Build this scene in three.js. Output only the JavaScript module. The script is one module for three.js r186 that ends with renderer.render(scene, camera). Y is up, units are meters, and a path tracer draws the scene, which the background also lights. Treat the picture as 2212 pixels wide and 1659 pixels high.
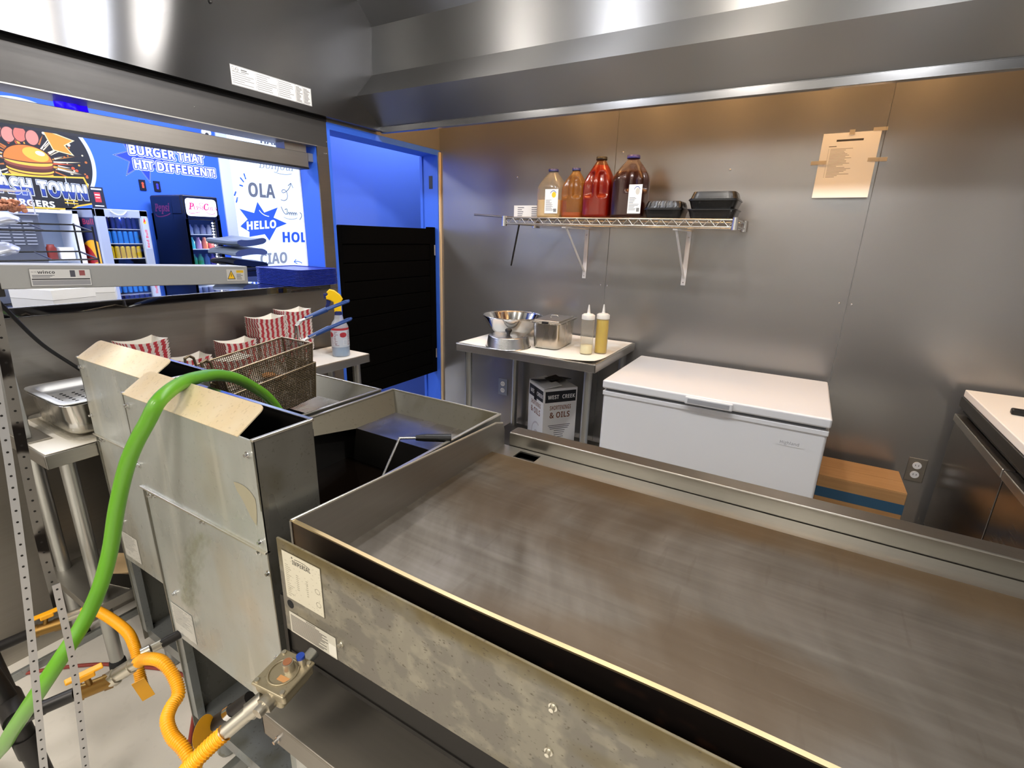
import * as THREE from 'three';
import { RoundedBoxGeometry } from 'three/addons/geometries/RoundedBoxGeometry.js';
import { mergeGeometries } from 'three/addons/utils/BufferGeometryUtils.js';
import { RectAreaLightUniformsLib } from 'three/addons/lights/RectAreaLightUniformsLib.js';

// ---------- camera, exposure, lights ----------
const scene = new THREE.Scene();
const camera = new THREE.PerspectiveCamera(76.02, 2212 / 1659, 0.02, 60);
camera.position.set(2.199, 1.5, 2.784);
camera.rotation.set(-0.291446, 0.521799, 0.0298587, 'YXZ');
const renderer = new THREE.WebGLRenderer();
renderer.toneMapping = THREE.LinearToneMapping;
renderer.toneMappingExposure = 1.08;
renderer.shadowMap.enabled = true;
RectAreaLightUniformsLib.init();
scene.background = new THREE.Color(0x000000);
// lamps: hood globes x, colour, candela; warm ceiling bulbs; dining room panels
const HOOD_LAMPS = [[0.52, 0xfffaf5, 1.35, 1.43], [1.12, 0xf0f4ff, 2.1, 1.43], [1.80, 0xfff8f0, 2.3, 1.43], [2.45, 0xf8faff, 2.4, 1.43]];
const HOOD_LAMP_Y = 2.45;
const WARM_LAMPS = [0.62, 1.15, 1.63, 2.12, 2.61], WARM_CD = 0.8, WARM_COL = 0xffc480;
const PANELS = [[-1.3, 1.9, 0.6, 1.1], [-1.5, 0.3, 0.6, 1.1], [-1.3, 3.2, 0.6, 1.1], [-0.38, -0.35, 0.3, 1.0]], PANEL_L = 20, PANEL_COL = 0xeef3ff;  // last panel is added, unseen, to brighten the partition behind the gate
const ADDED_REAR_PANELS = [[0.9, 4.0], [2.5, 4.0]], REAR_L = 23;  // unseen panels added behind the hood to lift floor and fryer backs

// ---------- helpers ----------
let seed = 7;
const rnd = () => { seed = (seed * 1664525 + 1013904223) >>> 0; return seed / 4294967296; };
const taken = {};
function numbered(n) { taken[n] = (taken[n] || 0) + 1; return taken[n] === 1 ? n : n + '_' + String(taken[n] - 1).padStart(3, '0'); }
function metric(g) {                                    // uv in metres from the dominant axis of each face
  g = g.index ? g.toNonIndexed() : g;
  const p = g.attributes.position, uv = new Float32Array(p.count * 2), a = new THREE.Vector3(), b = new THREE.Vector3(), c = new THREE.Vector3();
  for (let i = 0; i < p.count; i += 3) {
    a.fromBufferAttribute(p, i); b.fromBufferAttribute(p, i + 1); c.fromBufferAttribute(p, i + 2);
    const n = b.clone().sub(a).cross(c.clone().sub(a)), x = Math.abs(n.x), y = Math.abs(n.y), z = Math.abs(n.z);
    [a, b, c].forEach((v, k) => {
      const q = (i + k) * 2;
      if (y >= x && y >= z) { uv[q] = v.x; uv[q + 1] = v.z; } else if (x >= z) { uv[q] = v.z; uv[q + 1] = v.y; } else { uv[q] = v.x; uv[q + 1] = v.y; }
    });
  }
  g.setAttribute('uv', new THREE.BufferAttribute(uv, 2));
  return g;
}
// box from corner to corner, r rounds the edges
function B(x0, x1, y0, y1, z0, z1, r = 0) {
  const w = Math.abs(x1 - x0), h = Math.abs(y1 - y0), d = Math.abs(z1 - z0);
  const g = r ? new RoundedBoxGeometry(w, h, d, 2, Math.min(r, w / 2.01, h / 2.01, d / 2.01)) : new THREE.BoxGeometry(w, h, d);
  g.translate((x0 + x1) / 2, (y0 + y1) / 2, (z0 + z1) / 2);
  return metric(g);
}
function cyl(r0, r1, a, b, seg = 16, open = false) {    // frustum from point a (radius r0) to point b (radius r1)
  const A = new THREE.Vector3(...a), D = new THREE.Vector3(...b).sub(A), L = D.length();
  const g = new THREE.CylinderGeometry(r1, r0, L, seg, 1, open);
  g.translate(0, L / 2, 0);
  g.applyQuaternion(new THREE.Quaternion().setFromUnitVectors(new THREE.Vector3(0, 1, 0), D.normalize()));
  g.translate(A.x, A.y, A.z);
  return g.toNonIndexed();
}
function tube(pts, r, n = 40, rad = 8, closed = false, tension = 0.5) {
  const c = new THREE.CatmullRomCurve3(pts.map((p) => new THREE.Vector3(...p)), closed, 'catmullrom', tension);
  return new THREE.TubeGeometry(c, n, r, rad, closed).toNonIndexed();
}
function wire(a, b, r) { return cyl(r, r, a, b, 5, true); }
function rods(pts, r, seg = 8) { const out = []; for (let i = 0; i + 1 < pts.length; i++) { out.push(cyl(r, r, pts[i], pts[i + 1], seg)); if (i) { const s = new THREE.SphereGeometry(r, seg, 6).toNonIndexed(); s.translate(...pts[i]); out.push(s); } } return M(...out); }
function lathe(profile, seg = 32, at = [0, 0, 0]) { const g = new THREE.LatheGeometry(profile.map((p) => new THREE.Vector2(p[0], p[1])), seg).toNonIndexed(); g.translate(...at); return g; }
function ext(pts, depth, bevel = 0) {                   // polygon in xy extruded along +z
  const s = new THREE.Shape(pts.map((p) => new THREE.Vector2(p[0], p[1])));
  const g = new THREE.ExtrudeGeometry(s, { depth, bevelEnabled: bevel > 0, bevelThickness: bevel, bevelSize: bevel, bevelSegments: 2, steps: 1 });
  return metric(g);
}
function extX(pts, x0, x1) {                            // polygon of (z, y) extruded along x
  const g = ext(pts.map(([z, y]) => [-z, y]), x1 - x0);
  g.rotateY(Math.PI / 2); g.translate(x0, 0, 0);
  return metric(g);
}
function M(...gs) {
  const l = gs.flat().map((g) => { const n = g.index ? g.toNonIndexed() : g; for (const k of Object.keys(n.attributes)) if (!['position', 'normal', 'uv'].includes(k)) n.deleteAttribute(k); return n; });
  return l.length === 1 ? l[0] : mergeGeometries(l);
}
function sheet(a, b, c, d) {                            // quad a b c d (counter-clockwise seen from the front), uv 0..1 with a at lower left
  const g = new THREE.BufferGeometry();
  const P = [a, b, c, a, c, d].flat(), U = [0, 0, 1, 0, 1, 1, 0, 0, 1, 1, 0, 1];
  g.setAttribute('position', new THREE.Float32BufferAttribute(P, 3)); g.setAttribute('uv', new THREE.Float32BufferAttribute(U, 2)); g.computeVertexNormals();
  return g;
}
// thin printed slab: quad pushed out by t so that it has thickness; print on the front
function slabX(x, z0, z1, y0, y1, t) { // facing +x, left edge z0 (larger z), right edge z1
  return M(sheet([x + t, y0, z0], [x + t, y0, z1], [x + t, y1, z1], [x + t, y1, z0]));
}
function roundX(x, z0, z1, y0, y1, r, t) { // rounded print facing +x
  const w = z0 - z1, h = y1 - y0, s = new THREE.Shape(); s.moveTo(r, 0); s.lineTo(w - r, 0); s.quadraticCurveTo(w, 0, w, r); s.lineTo(w, h - r); s.quadraticCurveTo(w, h, w - r, h); s.lineTo(r, h); s.quadraticCurveTo(0, h, 0, h - r); s.lineTo(0, r); s.quadraticCurveTo(0, 0, r, 0);
  const g = new THREE.ShapeGeometry(s, 6).toNonIndexed(), uv = g.attributes.uv, p = g.attributes.position; for (let i = 0; i < uv.count; i++) uv.setXY(i, p.getX(i) / w, p.getY(i) / h); g.rotateY(Math.PI / 2); g.translate(x + t, y0, z0); return g;
}
function slabZ(z, x0, x1, y0, y1, t) { return M(sheet([x0, y0, z + t], [x1, y0, z + t], [x1, y1, z + t], [x0, y1, z + t])); }
function mesh(name, g, mat, parent) {
  const m = new THREE.Mesh(g, mat); m.name = name; m.castShadow = m.receiveShadow = true; if (parent) parent.add(m); return m;
}
function thing(name, label, category, group) {
  const o = new THREE.Group(); o.name = numbered(name); o.userData = { label, category }; if (group) o.userData.group = group; scene.add(o); return o;
}
function one(name, g, mat, label, category, group) {
  const m = mesh(numbered(name), g, mat, scene); m.userData = { label, category }; if (group) m.userData.group = group; return m;
}
function struct(name, g, mat, label) { const m = mesh(name, g, mat, scene); m.userData = { kind: 'structure', label, category: name.split('_')[0] }; return m; }
function copyOf(o, label, pos, rotY) {
  const c = o.clone(); c.name = numbered(o.name.replace(/_\d{3}$/, '')); c.userData = { ...o.userData, label: label || o.userData.label }; scene.add(c);
  if (pos) c.position.set(...pos); if (rotY !== undefined) c.rotation.y = rotY; return c;
}

// ---------- noise and textures ----------
function hash(x, y, s) { let h = (x * 374761393 + y * 668265263 + s * 974634541) | 0; h = Math.imul(h ^ (h >>> 13), 1274126177); return ((h ^ (h >>> 16)) >>> 0) / 4294967296; }
function vnoise(x, y, px, py, s) {
  const xi = Math.floor(x), yi = Math.floor(y), fx = x - xi, fy = y - yi, u = fx * fx * (3 - 2 * fx), v = fy * fy * (3 - 2 * fy);
  const w = (a, n) => ((a % n) + n) % n, x0 = w(xi, px), x1 = w(xi + 1, px), y0 = w(yi, py), y1 = w(yi + 1, py);
  return (hash(x0, y0, s) * (1 - u) + hash(x1, y0, s) * u) * (1 - v) + (hash(x0, y1, s) * (1 - u) + hash(x1, y1, s) * u) * v;
}
function fbm(u, v, fx, fy, oct, s) { let a = 0.5, t = 0, n = 0; for (let i = 0; i < oct; i++) { t += a * vnoise(u * fx, v * fy, fx, fy, s + i); n += a; a *= 0.5; fx *= 2; fy *= 2; } return t / n; }
const sm = (a, b, x) => { x = Math.min(1, Math.max(0, (x - a) / (b - a))); return x * x * (3 - 2 * x); };
function dataTex(w, h, fn, srgb, repeat) {
  const d = new Uint8Array(w * h * 4);
  for (let j = 0; j < h; j++) for (let i = 0; i < w; i++) {
    const c = fn(i / w, j / h), k = (j * w + i) * 4;
    if (typeof c === 'number') d[k] = d[k + 1] = d[k + 2] = Math.max(0, Math.min(255, c * 255)); else for (let q = 0; q < 3; q++) d[k + q] = Math.max(0, Math.min(255, c[q] * 255));
    d[k + 3] = 255;
  }
  const t = new THREE.DataTexture(d, w, h); t.magFilter = THREE.LinearFilter; t.minFilter = THREE.LinearMipmapLinearFilter; t.generateMipmaps = true;
  t.wrapS = t.wrapT = THREE.RepeatWrapping; if (repeat) t.repeat.set(...repeat); if (srgb) t.colorSpace = THREE.SRGBColorSpace; t.needsUpdate = true; return t;
}
function canvasTex(w, h, draw) {
  const c = document.createElement('canvas'); c.width = w; c.height = h; const g = c.getContext('2d'); draw(g, w, h);
  const t = new THREE.CanvasTexture(c); t.colorSpace = THREE.SRGBColorSpace; t.anisotropy = 8; return t;
}
const mix = (a, b, t) => a.map((v, i) => v + (b[i] - v) * t);
// brushed steel: fine lines along u; wiped smears on top
const brushRough = dataTex(512, 512, (u, v) => 0.80 + 0.08 * fbm(u, v, 6, 220, 2, 3) + 0.14 * sm(0.3, 0.8, fbm(u, v, 4, 5, 4, 11)), false, [0.9, 0.9]);
const brushTone = dataTex(512, 512, (u, v) => { const k = 0.94 + 0.06 * (0.5 * fbm(u, v, 5, 200, 2, 5) + 0.5 * fbm(u, v, 3, 4, 4, 17)); return [k, k * 0.995, k * 0.985]; }, true, [0.9, 0.9]);
const scuffRough = dataTex(512, 512, (u, v) => 0.55 + 0.45 * sm(0.3, 0.8, 0.6 * fbm(u, v, 5, 7, 5, 23) + 0.4 * fbm(u, v, 40, 9, 2, 31)), false, [0.8, 0.8]);
function steel(hex, rough, aniso = 0, extra = {}) {
  const m = new THREE.MeshPhysicalMaterial({ color: hex, metalness: 1, roughness: rough, map: brushTone, roughnessMap: brushRough, ...extra });
  if (aniso) { m.anisotropy = aniso; m.anisotropyRotation = extra.anisotropyRotation ?? Math.PI / 2; }
  return m;
}
const paint = (hex, rough = 0.5, extra = {}) => new THREE.MeshStandardMaterial({ color: hex, roughness: rough, ...extra });
const printed = (t, rough = 0.6, extra = {}) => new THREE.MeshStandardMaterial({ map: t, roughness: rough, ...extra });
const grimeTone = dataTex(512, 512, (u, v) => { const d = sm(0.5, 0.85, fbm(u, v, 6, 6, 5, 41)), s = sm(0.76, 0.84, fbm(u, v, 110, 110, 2, 43)); return mix(mix([0.93, 0.92, 0.90], [0.78, 0.75, 0.66], d), [0.50, 0.45, 0.37], 0.2 * s); }, true, [1.6, 1.6]);
const wallRough = dataTex(256, 256, (u, v) => 0.84 + 0.16 * sm(0.3, 0.75, fbm(u, v, 3, 3, 4, 19)), false, [0.55, 0.55]);
const wallTone = dataTex(256, 256, (u, v) => { const k = 0.95 + 0.05 * fbm(u, v, 3, 4, 4, 27); return [k, k * 0.997, k * 0.99]; }, true, [0.5, 0.5]);
const MAT = {
  wallSteel: steel(0x9b9a99, 0.25, 0.3, { metalness: 0.66, map: wallTone, roughnessMap: wallRough }),
  hoodSteel: steel(0x7c7c7d, 0.21, 0.93, { map: wallTone, roughnessMap: null }),
  canopySteel: steel(0x8f8e8d, 0.46, 0.82, { map: wallTone, roughnessMap: null }),
  lipSteel: steel(0x8f8f90, 0.26),
  steel: steel(0xc4c2bd, 0.36, 0.4),
  steelDull: steel(0xaeaba4, 0.52),
  steelDark: steel(0x6f6d6a, 0.42),
  greasy: new THREE.MeshStandardMaterial({ color: 0xa09c92, metalness: 0.9, roughness: 0.5, map: grimeTone, roughnessMap: scuffRough }),
  tankSteel: new THREE.MeshStandardMaterial({ color: 0x635f52, metalness: 0.75, roughness: 0.55, map: grimeTone }),
  galv: new THREE.MeshStandardMaterial({ color: 0xaab0b2, metalness: 0.7, roughness: 0.5, map: grimeTone, roughnessMap: scuffRough }),
  chrome: new THREE.MeshStandardMaterial({ color: 0xd8d8d8, metalness: 1, roughness: 0.16 }),
  chromeWire: new THREE.MeshStandardMaterial({ color: 0xd2d0ca, metalness: 1, roughness: 0.22 }),
  mirror: new THREE.MeshStandardMaterial({ color: 0xdadad8, metalness: 1, roughness: 0.1 }),
  black: paint(0x0d0d0e, 0.45), blackMatte: paint(0x0b0a0a, 0.85), rubber: paint(0x161616, 0.7), iron: new THREE.MeshStandardMaterial({ color: 0x2c2a29, roughness: 0.45, metalness: 0.5 }),
  white: paint(0xe9eaec, 0.35), whitePaint: paint(0xdedfe0, 0.5), paper: paint(0xeeece6, 0.8), offWhite: paint(0xe2ddd0, 0.7),
  blue: paint(0x3468dc, 0.55), yellow: paint(0xf3a90c, 0.4), yellowTag: paint(0xe0a010, 0.5), board: paint(0xf0eee8, 0.55),
  navy: paint(0x16235e, 0.4), wood: paint(0xcbb896, 0.75), brass: new THREE.MeshStandardMaterial({ color: 0x8f6f3a, metalness: 0.85, roughness: 0.4 }),
  coupling: new THREE.MeshStandardMaterial({ color: 0xbdb7a8, metalness: 0.85, roughness: 0.32 }),
};
// ---------- room shell ----------
const floorTone = dataTex(512, 512, (u, v) => { const n = fbm(u, v, 5, 5, 5, 61), s = sm(0.72, 0.8, fbm(u, v, 60, 60, 2, 67)), d = sm(0.55, 0.8, fbm(u, v, 3, 4, 4, 71)); return mix(mix([0.86, 0.84, 0.80], [0.81, 0.79, 0.75], n), [0.62, 0.60, 0.56], 0.06 * s + 0.05 * d); }, true, [0.8, 0.8]);
MAT.floor = new THREE.MeshStandardMaterial({ map: floorTone, roughness: 0.55 });
function structG(name, label) { const o = new THREE.Group(); o.name = name; o.userData = { kind: 'structure', label, category: name.split('_')[0] }; scene.add(o); return o; }
struct('floor', B(-2.75, 3.8, -0.1, 0, -2.7, 5.4), MAT.floor, 'light grey sealed concrete floor under the cooking line');
struct('ceiling', B(-2.75, 3.8, 2.75, 2.85, -2.7, 5.4), paint(0xe4e3df, 0.9), 'plain white ceiling above the kitchen');
const wb = structG('wall_back', 'stainless steel clad wall behind the shelf and chest freezer');
mesh('substrate', B(-0.14, 3.8, 0, 2.75, -0.14, -0.003), paint(0x8a8a88, 0.8), wb);
for (const [a, b] of [[0, 1.2035], [1.2065, 2.3885], [2.3915, 3.6]]) mesh('steel_panel', B(a, b, 0.1, 2.75, -0.003, 0), MAT.wallSteel, wb);
for (const [x, y] of [[2.359, 1.244], [2.408, 1.242], [1.175, 1.245], [1.217, 1.243], [1.794, 1.843], [0.594, 1.845], [1.245, 1.95], [2.36, 1.9]]) { const s = new THREE.SphereGeometry(0.005, 10, 6).toNonIndexed(); s.scale(1, 1, 0.5); s.translate(x, y, 0.001); mesh('rivet', s, MAT.chrome, wb); }
struct('baseboard_back', B(0.03, 3.6, 0, 0.1, -0.003, 0.008), paint(0x55555a, 0.6), 'dark vinyl cove base along the steel wall');
const frp = paint(0xa4a5a6, 0.55);
struct('wall_right', B(3.6, 3.75, 0, 2.75, 0, 5.2), frp, 'pale washable panel wall behind the prep refrigerator');
struct('wall_rear', B(0, 3.6, 0, 2.75, 5.1, 5.25), frp, 'pale washable panel wall behind the cooking line');
// wall with the serving window and doorway
const wl = structG('wall_left', 'steel clad wall with the serving window and doorway');
const drywall = paint(0xd8d6d0, 0.8);
const cladding = steel(0x9c9892, 0.5, 0.4);
mesh('lower_wall', B(-0.14, -0.003, 0, 1.2, 0.908, 5.1), drywall, wl);
mesh('lower_cladding', B(-0.003, 0, 0.1, 1.198, 0.908, 5.1), cladding, wl);
mesh('cove_base', B(0, 0.012, 0, 0.1, 0.95, 5.1), MAT.steelDull, wl);
mesh('header_wall', B(-0.14, -0.003, 1.905, 2.75, 0.974, 5.1), drywall, wl);
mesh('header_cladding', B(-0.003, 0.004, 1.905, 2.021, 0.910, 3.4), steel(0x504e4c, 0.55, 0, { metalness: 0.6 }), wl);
mesh('header_return', B(-0.14, 0.004, 1.901, 1.905, 0.974, 3.4), MAT.steelDull, wl);
mesh('gap_shade_strip', B(-0.003, 0.006, 2.021, 2.06, 0.908, 3.4), MAT.blackMatte, wl);  // black strip painting the shadowed gap between hood edge and header
mesh('post_wall', B(-0.14, -0.003, 1.2, 1.905, 0.908, 0.970), drywall, wl);
mesh('post_wall', B(-0.14, -0.003, 1.905, 2.75, 0.908, 0.974), drywall, wl);
mesh('post_cladding', B(-0.003, 0.003, 1.2, 1.905, 0.908, 0.976), steel(0x8f8b86, 0.5, 0.3), wl);
mesh('end_wall', B(-0.14, 0, 1.2, 1.905, 2.85, 5.1), drywall, wl);
mesh('lintel_wall', B(-0.14, -0.003, 2.024, 2.75, 0, 0.908), drywall, wl);
mesh('lintel_cladding', B(-0.003, 0, 2.024, 2.75, 0, 0.908), MAT.wallSteel, wl);
const screwBall = (x, y, z, r = 0.004) => { const s = new THREE.SphereGeometry(r, 8, 6).toNonIndexed(); s.translate(x, y, z); return s; };
for (const [y, z] of [[1.93, 0.915], [1.875, 0.921], [1.875, 0.934], [1.86, 1.2], [1.955, 1.55]]) mesh('screw', screwBall(0.004, y, z, 0.003), MAT.chrome, wl);
// blue lining of window jamb
const win = structG('window_1', 'serving window opening with a blue painted side');
mesh('jamb_lining', B(-0.14, -0.002, 1.236, 1.901, 0.970, 0.976), MAT.blue, win);
mesh('lit_edge_strip', B(-0.146, -0.138, 1.236, 1.901, 0.968, 0.979), MAT.white, win);  // daylit edge of the jamb, put in as a white strip
// door frame
const door = structG('door_1', 'blue painted door frame without a full door');
mesh('jamb', B(-0.14, -0.001, 0, 2.024, 0.002, 0.022), MAT.blue, door);
mesh('jamb', B(-0.14, -0.001, 0, 2.024, 0.886, 0.906), MAT.blue, door);
mesh('head', B(-0.14, -0.001, 1.992, 2.024, 0.022, 0.886), MAT.blue, door);
mesh('strike_hole', B(-0.075, -0.045, 1.79, 1.87, 0.022, 0.0235), MAT.black, door);
mesh('door_stop', B(-0.145, -0.125, 0, 1.99, 0.022, 0.032), MAT.blue, door);
mesh('edge_trim', B(0.0005, 0.011, 0.1, 2.012, 0.001, 0.017), MAT.wood, door);
// dining side
struct('wall_mural', B(-2.75, -2.6, 0, 2.75, -0.09, 4.3), MAT.blue, 'blue painted wall carrying the burger mural');
struct('wall_partition', B(-0.74, -0.62, 0, 2.75, -1.6, 0.46), paint(0x5c84f6, 0.6), 'plain bright blue partition seen through the doorway');
struct('wall_side', B(-2.75, -0.14, 0, 2.75, -2.7, -2.6), MAT.blue, 'blue end wall of the dining side');
struct('wall_far', B(-2.75, -0.14, 0, 2.75, 4.2, 4.3), paint(0xdfe3ea, 0.8), 'white end wall of the dining side');
struct('trim_1', B(-2.61, -2.585, 0, 2.75, -0.16, -0.06), paint(0xdfe4f2, 0.5), 'white corner column between blue wall and greeting film');
const filmWall = struct('window_2', B(-2.75, -2.6, 0, 2.75, -2.6, -0.161), paint(0xe8eef6, 0.6), 'storefront glazing covered by white greeting film');

// ---------- exhaust hood ----------
const hood = thing('range_hood', 'long stainless steel exhaust hood hanging over the fryers and griddle', 'range hood');
const HX0 = 0.05, HX1 = 3.3;
mesh('front_canopy', extX([[0.555, 2.029], [0.577, 2.029], [0.577, 2.056], [0.742, 2.169], [0.624, 2.293], [0.611, 2.515], [0.70, 2.60], [0.70, 2.74], [0.555, 2.74]], HX0, HX1), MAT.canopySteel, hood);
mesh('drip_lip', M(B(HX0, HX1, 2.026, 2.054, 0.575, 0.581, 0.002), B(HX0, HX1, 2.024, 2.030, 0.553, 0.581, 0.002)), MAT.lipSteel, hood);
mesh('end_panel', B(0.012, HX0, 2.036, 2.74, 0.555, 3.15), MAT.hoodSteel, hood);
mesh('end_panel', B(HX1, HX1 + 0.04, 2.036, 2.74, 0.555, 3.15), MAT.hoodSteel, hood);
mesh('roof', B(HX0, HX1, 2.60, 2.64, 0.62, 3.15), MAT.steel, hood);
for (let i = 0; i < 6; i++) mesh('grease_filter', B(0.3 + i * 0.5, 0.78 + i * 0.5, 2.05, 2.6, 3.10, 3.13), MAT.steel, hood);
const hoodLabel = canvasTex(1024, 160, (g, w, h) => {
  g.fillStyle = '#cfccc6'; g.fillRect(0, 0, w, h); g.strokeStyle = '#555'; g.lineWidth = 3; g.strokeRect(3, 3, w - 6, h - 6);
  for (const x of [290, 560, 800, 905]) { g.beginPath(); g.moveTo(x, 6); g.lineTo(x, h - 6); g.stroke(); }
  g.fillStyle = '#444'; for (let c = 0; c < 5; c++) { const x0 = [14, 300, 570, 808, 913][c], x1 = [276, 550, 790, 897, 1008][c]; for (let k = 0; k < (c > 2 ? 13 : 8); k++) { const y = 16 + k * (c > 2 ? 10.5 : 17); if (c === 0 && k < 2) continue; g.globalAlpha = 0.75; g.fillRect(x0, y, (x1 - x0) * (0.5 + 0.5 * rnd()), c > 2 ? 6 : 5); } }
  g.globalAlpha = 1; g.lineWidth = 4; for (const x of [34, 76]) { g.beginPath(); g.arc(x, 30, 16, 0, 7); g.stroke(); }
  g.font = 'bold 18px sans-serif'; g.fillText('UL', 24, 36); g.fillText('NSF', 60, 36); g.fillRect(120, 20, 70, 9); g.fillRect(120, 36, 90, 6);
});
mesh('rating_label', slabX(0.0505, 1.412, 1.024, 2.062, 2.136, 0.0008), printed(hoodLabel, 0.5), hood);
mesh('fastener', screwBall(0.052, 2.33, 1.46, 0.007), MAT.iron, hood);
// hood lamps
function lamp(name, label, x, y, z, top, r, hex, cd, group, base) {
  const t = thing(name, label, 'lamp', group);
  mesh('fixture_base', lathe([[0, top], [r * 1.25, top], [r * 1.25, top - 0.03], [r * 0.7, top - 0.045], [r * 0.62, y + r * 0.7]], 20, [x, 0, z]), base, t);
  const s = new THREE.SphereGeometry(r, 20, 14).toNonIndexed(); s.translate(x, y, z);
  const c = new THREE.Color(hex);
  mesh('bulb', s, new THREE.MeshStandardMaterial({ color: 0xffffff, emissive: c, emissiveIntensity: 4, roughness: 0.3 }), t);
  const l = new THREE.PointLight(c, cd); l.position.set(x, y, z); l.castShadow = true; l.shadow.radius = r / 0.02; l.name = 'lamp_light'; t.add(l);
}
['first hood globe lamp counted from the serving window', 'second hood globe lamp counted from the serving window', 'third hood globe lamp counted from the serving window', 'fourth hood globe lamp counted from the serving window'].forEach((n, i) => lamp('hood_lamp', 'round glass ' + n, HOOD_LAMPS[i][0], HOOD_LAMP_Y, HOOD_LAMPS[i][3], 2.60, 0.05, HOOD_LAMPS[i][1], HOOD_LAMPS[i][2], 'lamps inside the exhaust hood', MAT.steelDull));
WARM_LAMPS.forEach((x, i) => lamp('ceiling_bulb', ['first', 'second', 'third', 'fourth', 'fifth'][i] + ' warm ceiling bulb along the steel wall, counted from the doorway', x, 2.62, 0.29, 2.75, 0.035, WARM_COL, WARM_CD, 'warm ceiling bulbs between hood and steel wall', MAT.white));
function panelLight(x, z, w, d, L, hex, label) {
  const t = thing('ceiling_panel', label, 'ceiling light', 'flat ceiling light panels');
  mesh('frame', M(B(x - w / 2 - 0.02, x + w / 2 + 0.02, 2.735, 2.749, z - d / 2 - 0.02, z - d / 2), B(x - w / 2 - 0.02, x + w / 2 + 0.02, 2.735, 2.749, z + d / 2, z + d / 2 + 0.02), B(x - w / 2 - 0.02, x - w / 2, 2.735, 2.749, z - d / 2, z + d / 2), B(x + w / 2, x + w / 2 + 0.02, 2.735, 2.749, z - d / 2, z + d / 2)), MAT.white, t);
  mesh('diffuser', B(x - w / 2, x + w / 2, 2.738, 2.747, z - d / 2, z + d / 2), new THREE.MeshStandardMaterial({ color: 0xffffff, emissive: hex, emissiveIntensity: 1.4 }), t);
  const l = new THREE.RectAreaLight(hex, L, w, d); l.position.set(x, 2.733, z); l.rotation.x = -Math.PI / 2; l.name = 'panel_light'; t.add(l);
}
PANELS.forEach(([x, z, w, d], i) => panelLight(x, z, w, d, PANEL_L, PANEL_COL, ['dining side ceiling light panel nearest the serving window middle', 'dining side ceiling light panel nearest the greeting film', 'dining side ceiling light panel nearest the white end wall', 'added unseen narrow light panel over the passage behind the swing gate'][i]));
ADDED_REAR_PANELS.forEach(([x, z], i) => panelLight(x, z, 0.6, 1.2, REAR_L, 0xfff7ee, ['added unseen light panel behind the hood on the serving window side', 'added unseen light panel behind the hood on the refrigerator side'][i]));
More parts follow.
